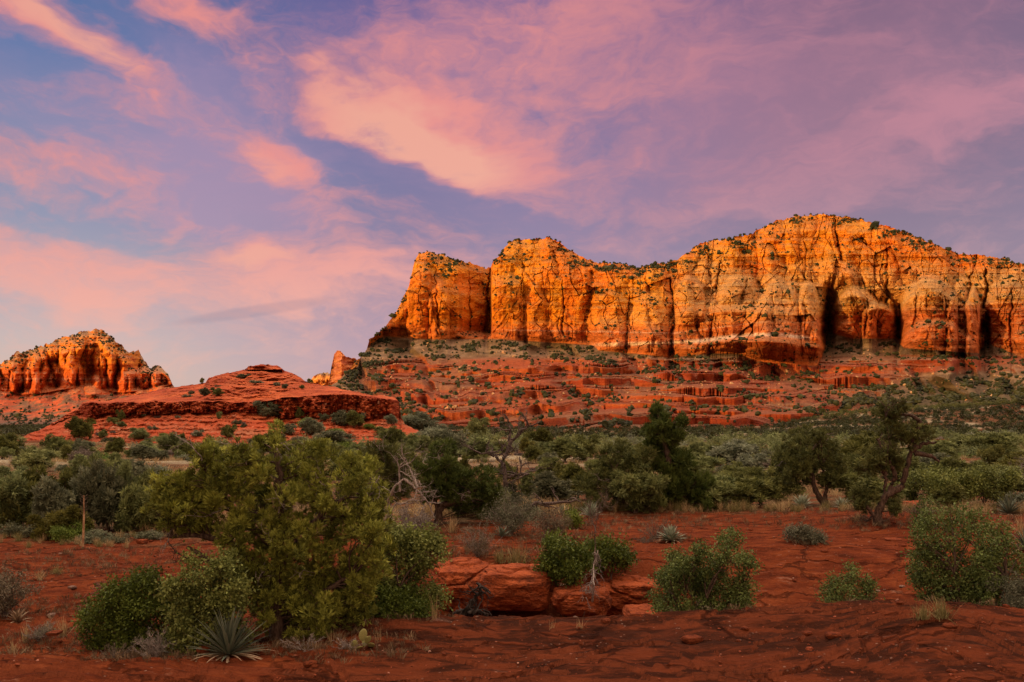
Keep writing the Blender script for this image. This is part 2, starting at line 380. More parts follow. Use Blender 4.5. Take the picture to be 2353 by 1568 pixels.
    # towers, fins and recesses
    for L in [(962, 28, 590, 785, 16, .05), (1010, 26, 640, 785, 24, .3), (1165, 40, 620, 790, 26, .2), (1230, 24, 640, 780, 14, .3), (1400, 46, 655, 812, 16, .2), (1490, 48, 665, 820, 34, .3), (1585, 36, 630, 700, 34, .6), (1590, 44, 700, 815, 26, .1),
              (1720, 120, 700, 775, 42, .12), (1700, 70, 628, 770, 30, .4), (1790, 60, 640, 770, 46, .5), (1725, 165, 770, 846, 62, .22), (1865, 24, 640, 770, 52, .35, .2, 0.08), (1965, 52, 655, 778, 74, .25), (2020, 40, 690, 778, 60, .3), (1945, 40, 600, 760, 20, .5),
              (2135, 66, 628, 805, 96, .3), (2150, 100, 730, 812, 46, .8), (2235, 17, 655, 800, 78, .2), (2205, 30, 640, 805, 40, .4), (2325, 66, 625, 822, 60, .25), (2400, 40, 640, 822, 50, .3)]:
        hi = hi - lobe(X, Y, *L)
    # side of the first tower turns away, gap before the second
    turn = sst(1048, 1060, X) * sst(1131, 1127, X); hi = hi + turn * (X - 1050) * 1.6 * sst(0.0, 0.12, s)
    for C in [(1127, 600, 1112, 790, 5, 40), (1915, 500, 1938, 600, 4, 34), (1850, 515, 1852, 640, 2.6, 12), (1898, 660, 1900, 790, 8, 44), (2066, 700, 2068, 790, 6, 36), (2266, 620, 2270, 812, 6, 44), (1543, 640, 1546, 815, 4, 30), (1448, 660, 1440, 800, 2.5, 12), (1290, 640, 1296, 770, 2.5, 12), (1200, 600, 1192, 780, 2.5, 10), (1640, 700, 1632, 810, 2.5, 12), (1780, 650, 1776, 760, 3, 14), (1985, 640, 1992, 770, 3, 18), (2105, 620, 2100, 780, 3, 14), (2170, 640, 2180, 800, 3, 18), (2320, 640, 2325, 820, 3, 18), (1000, 620, 1004, 770, 2.5, 12), (1075, 640, 1082, 770, 3, 14), (1360, 620, 1352, 720, 9, 20),
              (1715, 640, 1700, 700, 5, 30), (1655, 600, 1650, 700, 4, 26), (2240, 580, 2222, 700, 4, 22), (1620, 560, 1630, 640, 3, 12), (1265, 560, 1290, 640, 5, 9), (2185, 560, 2225, 640, 7, 16), (1770, 560, 1835, 650, 22, 26), (1480, 640, 1500, 700, 6, 18), (2040, 560, 2035, 700, 4, 16)]:
        hi = hi + crack(X, Y, *C)
    cl = sst(-1.5, 1.5, yb - Y)
    mono = np.maximum.accumulate(low + (Y - 1012) * .05, axis=0) - (Y - 1012) * .05; low = low * .12 + mono * .88
    ir = np.argmin(np.abs(Y - yb), axis=0)[None]; off = np.take_along_axis(hi, ir, 0) - np.take_along_axis(low, ir, 0)
    low = low + np.minimum(off, 10) * np.exp(-np.maximum(Y - yb, 0) / 34.0)
    hi = np.maximum(hi, np.take_along_axis(low, ir, 0) - 3 - 3.0 * np.maximum(yb - Y - 4, 0))
    D = low * (1 - cl) + hi * cl
    D = np.where(D < fd * 0.97, fd * 0.97, D)
    return D
def mtn_tint(X, Y, P, nrm):
    z = P[..., 2]; yb = base_line(X, Y); ysk = pl(SKY, X); xw = P[..., 0]
    n1 = fbm(xw / 60, z / 26, octv=5, seed=41); n2 = fbm(xw / 14, z / 5, octv=4, seed=42); n3 = fbm(xw / 200, z / 90, octv=3, seed=43)
    gold = RGB(.74, .300, .014); goldr = RGB(.66, .185, .012); buff = RGB(.58, .325, .105); orange = RGB(.50, .132, .030); redr = RGB(.36, .064, .022); white = RGB(.80, .60, .42); talus = RGB(.155, .100, .055); redsoil = RGB(.26, .058, .024)
    c = np.broadcast_to(gold, z.shape + (3,)).copy()
    vs0 = fbm(xw / 16, z / 90, octv=4, seed=50)
    c = colmix(c, goldr, 0.55 + n1 * 1.0 + vs0 * .9)
    # pale banded beds to the right at middle height
    pal = sst(1480, 1640, X) * sst(590, 640, Y - 30 * n1) * sst(742, 700, Y + 14 * n1) ; pal = np.maximum(pal, 0.6 * sst(1280, 1500, X) * sst(690, 720, Y) * sst(765, 740, Y))
    band = 0.5 + 0.9 * vn(z / 3.2 + n3, z * 0 + .5, seed=44)
    c = colmix(c, buff, pal * (0.55 + 0.45 * band))
    # red sandstone at the base of the cliffs
    yr = pl([(640, 700), (960, 742), (1120, 742), (1350, 745), (1550, 742), (1900, 722), (2100, 705), (2353, 690), (3200, 690)], X) + 7 * n1
    rf = sst(-10, 22, Y - yr)
    c = colmix(c, orange * (1 + 0.30 * vn(z / 4.0, z * 0 + .5, seed=45))[..., None], rf * pl([(640, .35), (960, .75), (1120, .9), (3200, .95)], X))
    # white bed
    yw = pl([(1130, 778), (1360, 793), (1520, 789), (1600, 784), (1720, 769), (1800, 770), (1860, 778)], X); 
    wf = np.exp(-((Y - yw - 1.5 * n1) / 4.2) ** 2) * sst(1350, 1400, X) * sst(1868, 1850, X) * (0.7 + 0.6 * n2 + .3)
    wf = np.maximum(wf, 0.35 * np.exp(-((Y - pl([(1130, 758), (1550, 766), (1750, 740)], X)) / 1.6) ** 2) * sst(1120, 1200, X) * sst(1800, 1700, X))
    c = colmix(c, white, wf)
    # below the cliffs
    lo = sst(-2, 2, Y - yb)
    redzone = np.clip(sst(816, 836, Y + 8 * n1) * sst(800, 900, X + 60 * n1) * sst(2120, 1940, X + 1.1 * (Y - 900) + 60 * n1), 0, 1)
    redzone = np.maximum(redzone, 0.9 * sst(1780, 2050, X) * sst(812, 824, Y) * sst(862, 848, Y + 10 * n2))
    below = colmix(np.broadcast_to(talus, c.shape).copy(), RGB(.29, .195, .115), 0.30 + n2 * 1.4)
    steep = sst(0.80, 0.45, nrm[..., 2])
    tp = sst(.02, .30, fbm(xw / 70, z / 16, octv=4, seed=49) + .10)
    redzone = redzone * (1 - .5 * tp * sst(.35, .6, nrm[..., 2]))
    soil = colmix(np.broadcast_to(talus, c.shape).copy(), redsoil, 0.65 + 0.8 * n1)
    rockc = colmix(np.broadcast_to(redr, c.shape).copy(), orange * .95, 0.35 + 0.9 * n1 + 0.5 * vn(z / 2.6, z * 0 + .5, seed=46))
    below = colmix(below, colmix(soil, rockc, 0.35 + steep), redzone)
    green = sst(1900, 2150, X + 0.5 * (Y - 900)) * sst(850, 930, Y)
    below = colmix(below, RGB(.085, .068, .035), green * 0.85)
    c = colmix(c, below * .84, lo)
    # dark desert varnish streaks on the steep faces
    vs = fbm(xw / 5, z / 60, octv=4, seed=48); c = c * (1 - 0.25 * sst(0.15, 0.6, vs) * (1 - lo))[..., None]
    # soil and brush on the shelves of the upper cliffs
    fl = sst(0.42, 0.72, nrm[..., 2]) * (1 - lo) * (0.6 + 0.5 * n2)
    c = colmix(c, RGB(.20, .12, .055), fl * 0.7)
    bl = vn(z / 2.1 + .8 * n1, z * 0 + .5, seed=47); c = c * (1 - .30 * sst(.25, .75, bl) * (1 - lo) * (.6 + .6 * n3))[..., None]
    return np.clip(c, 0.01, 0.9)
Xm = np.concatenate([np.arange(640, 790, 3.0), np.arange(790, 2400, 1.25), np.arange(2400, 3200, 6.0)])
MTN, PM, NM, XM, YM = curtain('mountain', M_CLIFF, Xm, 430, lambda X: 0 * X + 1012, lambda X: pl(SKY, X) + fbm(X / 9, X * 0, octv=4, seed=2) * 5.0 + fbm(X / 60, X * 0, octv=2, seed=4) * 3, mtn_depth, mtn_tint, 500,
    'long gold and red sandstone mountain with banded cliffs above bushy slopes', 'mountain')

# ------------------------------------------------------------------ far mountain
SKY2 = [(-700, 940), (-400, 880), (-200, 850), (-60, 850), (0, 838), (20, 826), (40, 808), (55, 812), (80, 800), (100, 795), (140, 778), (180, 765), (215, 758), (238, 760), (260, 778), (290, 805), (300, 808), (318, 806), (330, 828), (345, 846), (358, 838), (372, 846), (390, 868), (398, 886), (410, 905), (450, 925), (520, 950)]
def d2(X, Y, t):
    ysk = pl(SKY2, X); yb = 900 + 8 * np.sin(X / 40) + 12 * sst(250, 350, X) * -1
    s = np.clip((yb - Y) / np.maximum(yb - ysk, 5), 0, 1); a = np.clip((1000 - Y) / (1000 - yb), 0, 1)
    low = 1750 + 650 * a ** 0.8 + fbm(X / 30, Y / 20, octv=4, seed=61) * 70 * a
    zz = (YH - Y) * 1.25; xw = X * 1.25
    wx = xw + fbm(xw / 40, zz / 60, octv=3, seed=63) * 16
    b, b2, bc = worley(wx / 52, zz / 260, seed=64); m, m2, mc = worley(wx / 22, zz / 75, seed=65); sm, _, _ = worley(wx / 10, zz / 36, seed=66)
    hi = 2400 + (0.25 * s + 1.6 * np.maximum(s - 0.70, 0)) * np.maximum(yb - ysk, 5) * 1.25
    hi = hi + sst(0, .1, s) * (1 - 0.75 * sst(0.6, 0.85, s)) * ((b ** 1.3 - .3) * 190 + (m ** 1.2 - .3) * 95 + (sm - .4) * 18)
    hi = hi + fbm(xw / 30, zz / 22, octv=5, seed=67, gain=.6) * 26
    hi = hi + vn(zz / 7, zz * 0 + .5, seed=68) * 7 + vn(zz / 3, zz * 0 + .5, seed=69) * 3
    for L in [(372, 26, 846, 905, 90, .2), (300, 30, 850, 905, 70, .4), (70, 24, 830, 905, 70, .2), (215, 20, 860, 905, 60, .3), (150, 24, 830, 905, 60, .3)]: hi = hi - lobe(X, Y, *L)
    hi = hi + 200 * sst(285, 330, X) * sst(860, 840, Y)
    cl = sst(-2, 2, yb - Y)
    ir = np.argmin(np.abs(Y - yb), axis=0)[None]; low = low + np.take_along_axis(hi - 2400, ir, 0) * np.exp(-np.maximum(Y - yb, 0) / 16.0)
    return low * (1 - cl) + hi * cl
def t2(X, Y, P, nrm):
    z = P[..., 2]; n1 = fbm(P[..., 0] / 60, z / 30, octv=4, seed=71); n2 = fbm(P[..., 0] / 20, z / 8, octv=4, seed=72)
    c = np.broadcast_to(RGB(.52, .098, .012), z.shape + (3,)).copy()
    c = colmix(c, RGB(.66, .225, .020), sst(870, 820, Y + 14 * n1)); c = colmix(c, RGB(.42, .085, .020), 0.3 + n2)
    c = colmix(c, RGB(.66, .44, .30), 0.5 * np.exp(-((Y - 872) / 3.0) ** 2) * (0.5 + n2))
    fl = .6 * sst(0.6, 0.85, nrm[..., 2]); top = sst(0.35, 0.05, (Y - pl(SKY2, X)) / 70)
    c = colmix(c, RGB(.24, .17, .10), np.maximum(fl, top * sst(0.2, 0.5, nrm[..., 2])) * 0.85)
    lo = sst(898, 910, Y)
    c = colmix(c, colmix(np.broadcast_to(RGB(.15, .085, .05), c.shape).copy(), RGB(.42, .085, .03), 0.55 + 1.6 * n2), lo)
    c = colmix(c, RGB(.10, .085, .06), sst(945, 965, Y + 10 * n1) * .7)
    return np.clip(c, 0.01, .9)
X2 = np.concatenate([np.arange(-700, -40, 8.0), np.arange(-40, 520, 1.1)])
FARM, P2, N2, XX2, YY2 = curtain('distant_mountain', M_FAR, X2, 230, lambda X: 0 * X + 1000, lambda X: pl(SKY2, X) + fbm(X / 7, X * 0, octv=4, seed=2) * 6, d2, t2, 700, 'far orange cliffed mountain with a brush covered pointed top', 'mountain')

# spire and low gold dome between the butte and the great mountain
SKY3 = [(752, 892), (757, 870), (762, 840), (768, 815), (775, 806), (783, 808), (795, 820), (815, 824), (835, 832), (850, 850), (870, 885), (880, 905)]
def d3(X, Y, t):
    return 1080 + 1.3 * np.abs(X - 785) + 0.25 * (905 - Y) + fbm(X / 12, Y / 9, octv=5, seed=81) * 12 + vn(Y / 3.0, Y * 0 + .5, seed=82) * 2 + 5 * np.sin(X / 6)
def t3(X, Y, P, nrm):
    n = fbm(P[..., 0] / 8, P[..., 2] / 3, octv=4, seed=83); c = colmix(np.broadcast_to(RGB(.42, .12, .06), X.shape + (3,)).copy(), RGB(.58, .22, .08), .5 + n)
    return c
curtain('rock_spire', M_CLIFF, np.arange(752, 880, 1.2), 90, lambda X: 0 * X + 915, lambda X: pl(SKY3, X) + fbm(X / 4, X * 0, octv=2, seed=3) * 2, d3, t3, 60, 'small pointed red rock spire at the far left foot of the mountain', 'rock spire')
SKY4 = [(700, 915), (716, 872), (722, 864), (735, 858), (752, 856), (766, 862), (790, 900)]
curtain('distant_butte', M_FAR, np.arange(700, 790, 1.5), 50, lambda X: 0 * X + 915, lambda X: pl(SKY4, X) + fbm(X / 4, X * 0, octv=2, seed=3) * 2,
        lambda X, Y, t: 1900 + fbm(X / 8, Y / 12, octv=4, seed=85) * 40 + (Y < 872) * (872 - Y) * 3,
        lambda X, Y, P, nrm: colmix(np.broadcast_to(RGB(.66, .26, .05), X.shape + (3,)).copy(), RGB(.30, .2, .12), sst(866, 860, Y)), 120, 'low golden dome of rock beside the red spire', 'butte')

# ------------------------------------------------------------------ the red butte in the middle distance
SKYB = [(-60, 1042), (0, 1022), (40, 1008), (100, 985), (150, 955), (178, 940), (190, 924), (250, 921), (290, 913), (350, 899), (400, 890), (440, 885), (472, 880), (480, 868), (520, 858), (562, 851), (570, 843), (600, 838), (638, 840), (652, 850), (690, 867), (702, 878), (760, 888), (830, 903),
        (850, 908), (880, 908), (908, 914), (917, 924), (921, 955), (930, 975), (960, 990), (1010, 1012), (1080, 1040)]
BTOP = [(-60, 1042), (178, 942), (192, 927), (300, 925), (450, 922), (600, 925), (640, 918), (700, 912), (800, 906), (860, 912), (918, 924), (1080, 1044)]
BBOT = [(-60, 1043), (178, 956), (200, 962), (300, 956), (450, 950), (600, 952), (640, 962), (760, 962), (860, 965), (920, 962), (1080, 1044)]
def dB(X, Y, t):
    yt = pl(BTOP, X) + fbm(X / 30, X * 0, octv=3, seed=92) * 4; yb = pl(BBOT, X) + fbm(X / 18, X * 0, octv=3, seed=93) * 4; ysk = pl(SKYB, X)
    yf = 1046.0; fd = 205.0
    a = np.clip((yf - Y) / (yf - yb + 1e-3), 0, 1)
    per = 9.5; ph = fbm(X / 90, X * 0, octv=4, gain=.6, seed=94) * 9; k = (yf - Y + ph) / per; fl = np.floor(k); fr = k - fl
    st = np.where(fr < .45, fr * .25, .11 + (fr - .45) / .55 * .89); a2 = np.clip(((fl + 0.9 * st + 0.1 * fr) * per - ph) / (yf - yb + 1e-3), 0, 1)
    low = fd + 43 * a2 + fbm(X / 14, Y / 8, octv=5, seed=95) * 3.2 * a
    s = np.clip((yb - Y) / np.maximum(yb - yt, 2), 0, 1)
    w, w2, wc = worley(X / 9 + fbm(X / 10, Y / 8, octv=3, seed=89) * .8, Y / 16, seed=96); wb, _, _ = worley(X / 34, Y / 80, seed=97)
    face = 246.5 + 1.2 * s + (w - .45) * 2.4 + (wb - .45) * 6.5 + fbm(X / 6, Y / 4, octv=5, seed=98) * 2.2 + (s < 0.28) * 1.6 * (fbm(X / 14, X * 0, octv=3, seed=100) > -0.1)
    u = np.clip((yt - Y) / np.maximum(yt - ysk, 2), 0, 1)
    dome = 248 + 46 * u + fbm(X / 26, Y / 7, octv=5, seed=99) * 4.5 * np.minimum(u * 3, 1) + vn(Y / 2.6 + fbm(X / 40, Y / 20, octv=4) * 3, X / 60, seed=101) * 1.3 + fbm(X / 5, Y / 2.5, octv=4, seed=102) * 1.2 * np.minimum(u * 3, 1)
    dome = dome + 3.5 * sst(0, 3, yt - Y)
    cap = sst(562, 572, X) * sst(660, 648, X) * sst(852, 849, Y); dome = dome - 8 * cap
    dome = dome - lobe(X, Y, 590, 125, 852, 876, 10, .5) - lobe(X, Y, 500, 40, 865, 876, 5, .3) - lobe(X, Y, 620, 240, 886, 905, 7, .3)
    inc = sst(0, 3, yb - Y); D = low * (1 - inc) + face * inc; up = sst(0, 2, yt - Y); D = D * (1 - up) + dome * up
    # right end curls away
    D = D + 40 * np.clip((X - 893) / 40, 0, 1) ** 2 * sst(1000, 960, Y) + 10 * np.clip((205 - X) / 22, 0, 1) ** 2 * sst(1000, 950, Y)
    return D
def tB(X, Y, P, nrm):
    z = P[..., 2]; n1 = fbm(P[..., 0] / 8, z / 2, P[..., 1] / 8, octv=5, seed=103); n2 = fbm(P[..., 0] / 2, z / .5, octv=4, seed=104)
    c = colmix(np.broadcast_to(RGB(.30, .052, .017), z.shape + (3,)).copy(), RGB(.47, .115, .036), .5 + n1 * 1.2)
    c = c * (1 + .22 * vn(z / .7 + 1.5 * n1, z * 0 + .5, seed=105) + .35 * n2)[..., None]
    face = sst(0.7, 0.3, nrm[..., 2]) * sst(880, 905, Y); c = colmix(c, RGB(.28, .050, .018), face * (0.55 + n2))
    soil = sst(955, 975, Y + 6 * n1); c = colmix(c, colmix(np.broadcast_to(RGB(.40, .075, .025), c.shape).copy(), RGB(.30, .12, .06), n1 * 1.6 + .2), soil * .7)
    spk = fbm(P[..., 0] / .8, P[..., 1] / .8, z / .8, octv=2, seed=107); c = colmix(c, RGB(.56, .36, .24), sst(.52, .62, spk) * .6 * soil)
    return np.clip(c, .01, .8)
XB = np.concatenate([np.arange(-60, 1080, .95)])
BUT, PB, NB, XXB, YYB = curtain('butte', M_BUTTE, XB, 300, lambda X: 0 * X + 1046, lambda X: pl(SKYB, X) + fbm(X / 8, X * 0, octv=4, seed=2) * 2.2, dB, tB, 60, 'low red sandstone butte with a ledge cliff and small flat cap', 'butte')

# ------------------------------------------------------------------ the ground
def gully(x, y):
    """depth of the hollow beyond the near slab"""
    n = fbm(x / 1.7, y / 1.7, octv=3, seed=201)
    near = 11.75 + 0.25 * n + 0.02 * x
    xin = sst(-2.9, -1.2, x + .4 * n) * sst(11.0, 8.4, x + n * .5)
    wall = sst(-1.6, -.6, x) * sst(4.4, 2.6, x)                        # steep far bank
    far0 = 13.3 + 2.3 * wall + 0.6 * n; far1 = 19.5 - 2.7 * wall + .5 * n
    prof = sst(near, near + 0.9, y) * sst(far1, far0, y)
    return prof * xin * (1.15 - .3 * sst(5, 9, x))
def ground_z(x, y):
    r = np.hypot(x, y)
    yy = np.where(y > 1, y, r * 0.9 + 1)
    Yg = np.interp(np.log(np.maximum(yy, 20)), np.log([20, 26, 35, 50, 80, 120, 200, 300, 500, 700, 1500]), [1234.8, 1174, 1140, 1105, 1070, 1046, 1024, 1006, 992, 985, 977])
    z = CAMZ - (Yg - YH) / F * yy; z = np.where(yy < 24, 0.0, z) ; z = np.where((yy >= 24) & (yy < 26), z * (yy - 24) / 2, z)
    front = y > 2
    z = np.where(front, z, np.maximum(z, -2.0))
    # near relief
    z = z + fbm(x / 5.5, y / 5.5, octv=4, seed=202) * 0.13 * sst(70, 20, r) + fbm(x / 1.0, y / .7, octv=5, gain=.6, seed=203) * 0.045 * sst(40, 12, r)
    t = fbm(x / 2.6 + 3, y / 2.0, octv=4, seed=204); t6 = (t + .25 * fbm(x / .7, y / .5, octv=3, seed=209)) * 6; z = z + 0.055 * (np.floor(t6) + sst(0, .10, t6 - np.floor(t6)) - t6) * sst(26, 15, r)   # broken slab edges
    z = z - gully(x, y)
    # the slab rises a little at the very front and drops on the left
    z = z - 0.25 * sst(-1.5, -4.5, x) * sst(9, 11, y) * sst(16, 13, y)
    z = z + 0.16 * np.exp(-((x - 5.2) / 2.4) ** 2 - ((y - 11.2) / 1.0) ** 2)
    z = z - 0.45 * sst(-4.2, -8.5, x - 0.35 * (y - 18)) * sst(14, 17, y) * sst(34, 26, y)
    # mound under the leaning juniper
    z = z + 0.22 * np.exp(-((x - 9.8) / 2.0) ** 2 - ((y - 23) / 2.2) ** 2)
    # rolling country beyond
    far = sst(26, 60, r)
    z = z + far * (fbm(x / 45, y / 45, octv=4, seed=205) * 1.5 * sst(30, 140, r) + fbm(x / 9, y / 9, octv=3, seed=206) * 0.22)
    z = z + fbm(x / 300, y / 300, octv=3, seed=207) * 8 * sst(260, 900, r) - 3 * sst(600, 1200, r)
    # rising slope on the right
    z = z + 18 * sst(120, 420, x) * sst(250, 600, y) * (y > 0)
    # unseen ridge added behind the viewer, shaped to keep the valley floor in shade
    sx, sy = sin(SUN_AZ), cos(SUN_AZ); al = x * sx + y * sy; ac = -x * sy + y * sx
    rid = np.exp(-((al - 1500) / 330) ** 2) * (262 + 22 * fbm(ac / 260, al / 600, octv=4, seed=208) + 46 * np.exp(-((ac + 190) / 150) ** 2)) * sst(4200, 2600, np.abs(ac))
    z = z + rid * sst(500, 900, al)
    return z
def gz(x, y): return float(ground_z(np.array([float(x)]), np.array([float(y)]))[0])

def build_ground():
    a1 = np.radians(np.linspace(-38, 38, 900)); a2 = np.radians(np.linspace(38, 322, 200)[1:-1])
    ang = np.concatenate([a1, a2]); ang = np.append(ang, ang[0] + 2 * pi)
    rr = np.concatenate([[0.0], np.geomspace(1.0, 7.0, 20)[:-1], 7.0 * np.exp(np.linspace(0, 1, 330) * np.log(32 / 7.0))[:-1], np.geomspace(32, 400, 250)[:-1], np.geomspace(400, 9000, 90)])
    A, R = np.meshgrid(ang, rr); x = R * np.sin(A); y = R * np.cos(A); z = ground_z(x, y)
    # material weights
    r = R
    n1 = fbm(x / 7, y / 7, octv=4, seed=211); n2 = fbm(x / 1.4, y / 1.4, octv=4, seed=212); n3 = fbm(x / 30, y / 22, octv=4, seed=213)
    Yv = YH + (CAMZ - z) / np.maximum(y, 1) * F; Xv = XC + x / np.maximum(y, 1) * F
    edge = 25.6 + 1.4 * n1 + 1.2 * sst(4, 9, x) + 1.6 * n2 - 5.0 * sst(3.4, -2.5, x) + 1.5 * sst(-4, -9, x)
    wild = sst(-1.2, 1.6, y - edge + 1.6 * fbm(x / .5, y / .9, octv=3, seed=219))                                      # dry grass and litter beyond the red clearing
    wild = np.where(y < 0, sst(30, 40, r), wild)
    path = np.zeros_like(x)
    for (d0, xa, xb, w) in [(53, -60, -14, 2.6), (53, -9, 2.0, 2.6), (92, 30, 60, 5), (46, 16, 24, 1.0), (180, -110, -6, 16), (135, -82, -28, 7), (67, -24, -8, 2.2), (110, -8, 12, 4)]:
        path = np.maximum(path, sst(w * .62, w * .40, np.abs(y - d0 - 2.5 * fbm(x / 16, x * 0, octv=2, seed=214) - 0.05 * x)) * sst(xa - 3, xa + 3, x) * sst(xb + 3, xb - 3, x))
    path = np.maximum(path, sst(.15, .45, n3 + .3 * n2) * 0.85 * sst(60, 90, r))
    red = np.clip(np.maximum(1 - wild, path), 0, 1)
    pale = sst(.10, .34, fbm(x / 26 + 5, y / 9, octv=4, seed=215)) * sst(60, 90, y) * wild * (1 - path)
    pale = np.maximum(pale, sst(3.2, 1.6, np.abs(y - 108 - 3 * n1)) * sst(20, 32, x) * sst(56, 44, x) * .9)
    slab = sst(12.4, 11.9, y) * sst(-3.0, -1.2, x + .5 * n2)
    me = mesh_np('ground', np.stack([x, y, z], -1).reshape(-1, 3), grid_faces(len(rr), len(ang)), M_GROUND, True,
                 {'red': red.ravel(), 'pale': pale.ravel(), 'slab': slab.ravel()})
    o = bpy.data.objects.new('ground', me); link(o); props(o, 'red sandstone and sand desert floor with dry grassy flats beyond', 'ground', kind='structure')
    return o
def ground_mat():
    m, N, b, out = material('desert_ground')
    A = lambda s: N.n('ShaderNodeAttribute', attribute_name=s).outputs['Fac']
    pos = N.n('ShaderNodeNewGeometry').outputs['Position']
    lo, _ = N.noise(N.vmath('MULTIPLY', pos, (.55, 1, 1)), 0.55, 5, .6); me, _ = N.noise(N.vmath('MULTIPLY', pos, (.5, 1.2, 1)), 2.4, 6, .65); fi, _ = N.noise(pos, 13, 5, .7); gr, _ = N.noise(pos, 60, 3, .7)
    red = N.ramp(me, [(0.28, (.045, .011, .005)), (0.45, (.145, .028, .010)), (0.60, (.235, .050, .016)), (0.78, (.34, .092, .034))])
    red = N.mix(N.sstep(lo, .50, .72, 0, .55), red, (.20, .042, .020))
    red = N.mix(N.sstep(fi, .56, .72, 0, .65), red, (.12, .027, .013))
    sx_, _ = N.noise(N.vmath('MULTIPLY', pos, (.30, 1.3, 1)), 9.0, 6, .72, .3)
    red = N.mix(N.sstep(sx_, .52, .64, 0, .75), red, (.115, .026, .012)); red = N.mix(N.sstep(sx_, .44, .34, 0, .5), red, (.36, .085, .030))
    px_, _ = N.noise(N.vmath('MULTIPLY', pos, (.5, 1.2, 1)), 3.1, 7, .75, .2); red = N.mix(N.sstep(px_, .60, .70, 0, .6), red, (.44, .20, .13))
    # dark crust, lichen and varnish on the near slab
    sl = N.mix(N.sstep(me, .42, .60), (.050, .014, .007), (.165, .036, .014))
    sl = N.mix(N.sstep(lo, .50, .66, 0, .8), sl, (.052, .017, .010))
    sl = N.mix(N.sstep(fi, .56, .70, 0, .5), sl, (.25, .055, .019))
    pv, _ = N.noise(N.vmath('MULTIPLY', pos, (.45, 1.6, 1)), 1.7, 7, .72, .3)
    sl = N.mix(N.math('MULTIPLY', N.sstep(pv, .62, .72, 0, .75), N.sstep(gr, .35, .65)), sl, (.30, .16, .12))
    red = N.mix(A('slab'), red, sl)
    w1, _ = N.noise(pos, .9, 5, .6); w2, _ = N.noise(pos, 5.0, 5, .7)
    wild = N.ramp(w2, [(0.3, (.045, .024, .013)), (0.48, (.11, .060, .030)), (0.62, (.20, .13, .068)), (0.8, (.32, .225, .115))])
    wild = N.mix(N.sstep(w1, .45, .62, 0, .7), wild, (.22, .052, .022))
    c = N.mix(A('red'), wild, red)
    c = N.mix(N.math('MULTIPLY', A('pale'), N.sstep(w2, .35, .55)), c, (.52, .42, .28))
    _, wv = N.noise(pos, .9, 4, .6); ck = N.n('ShaderNodeTexVoronoi', feature='DISTANCE_TO_EDGE'); N.put(ck.inputs['Vector'], N.vmath('ADD', N.vmath('MULTIPLY', pos, (.55, 1.1, 0)), N.vmath('SCALE', wv, scale=.9))); ck.inputs['Scale'].default_value = .75
    ckm = N.math('MULTIPLY', N.sstep(ck.outputs['Distance'], .030, .006), N.sstep(px_, .38, .56)); c = N.mix(N.math('MULTIPLY', ckm, .5), c, (.045, .013, .007))
    geo = N.n('ShaderNodeNewGeometry'); nz = N.sep(geo.outputs['True Normal'])[2]
    c = N.mix(N.sstep(nz, .93, .75, 0, .6), c, (.19, .045, .020))
    pb = N.n('ShaderNodeTexVoronoi'); N.put(pb.inputs['Vector'], pos); pb.inputs['Scale'].default_value = 9.0
    peb = N.math('MULTIPLY', N.sstep(pb.outputs['Distance'], .16, .10), N.sstep(N.noise(pos, .8, 3, .6)[0], .50, .62))
    c = N.mix(N.math('MULTIPLY', peb, .8), c, (.36, .20, .15))
    c = N.mix(1.0, c, (.86, 1.0, 1.0), 'MULTIPLY')
    N.put(b.inputs['Base Color'], c)
    h = N.math('ADD', N.math('MULTIPLY', me, .9), N.math('ADD', N.math('MULTIPLY', fi, .35), N.math('MULTIPLY', gr, .10)))
    h = N.math('ADD', h, N.math('ADD', N.math('MULTIPLY', peb, .12), N.math('SUBTRACT', N.math('MULTIPLY', sx_, .5), N.math('MULTIPLY', ckm, .8))))
    N.put(b.inputs['Normal'], N.bump(h, 0.9, 0.14))
    b.inputs['Specular IOR Level'].default_value = .04; b.inputs['Roughness'].default_value = .95
    return m
M_GROUND = ground_mat()
build_ground()

# ------------------------------------------------------------------ plants: materials
def leaf_mat(name, dark, light, tr=0.25, rough=.65):
    vary = name.startswith('valley')
    m, N, b, out = material(name)
    lv = N.n('ShaderNodeAttribute', attribute_name='lv').outputs['Fac']
    ri = N.n('ShaderNodeObjectInfo').outputs['Random'] if vary else 0.5
    pos = N.n('ShaderNodeNewGeometry').outputs['Position']
    f, _ = N.noise(pos, 1.3, 3, .6)
    v = N.math('ADD', N.math('MULTIPLY', lv, .95), N.math('MULTIPLY', N.math('SUBTRACT', f, .5), .7), clamp=True)
    c = N.mix(v, dark, light)
    hs = N.n('ShaderNodeHueSaturation'); N.put(hs.inputs['Color'], c)
    N.put(hs.inputs['Hue'], N.math('MULTIPLY_ADD', ri, .035, .484)); N.put(hs.inputs['Value'], N.math('MULTIPLY_ADD', ri, .75, .65 if vary else .68)); N.put(hs.inputs['Saturation'], N.math('MULTIPLY_ADD', ri, -.25, 1.05))
    c = hs.outputs[0]
    N.put(b.inputs['Base Color'], c); b.inputs['Roughness'].default_value = rough; b.inputs['Specular IOR Level'].default_value = .12
    if tr:
        t = N.n('ShaderNodeBsdfTranslucent'); N.put(t.inputs[0], c); mx = N.n('ShaderNodeMixShader'); mx.inputs[0].default_value = tr
        N.t.links.new(b.outputs[0], mx.inputs[1]); N.t.links.new(t.outputs[0], mx.inputs[2]); N.t.links.new(mx.outputs[0], out.inputs[0])
    return m
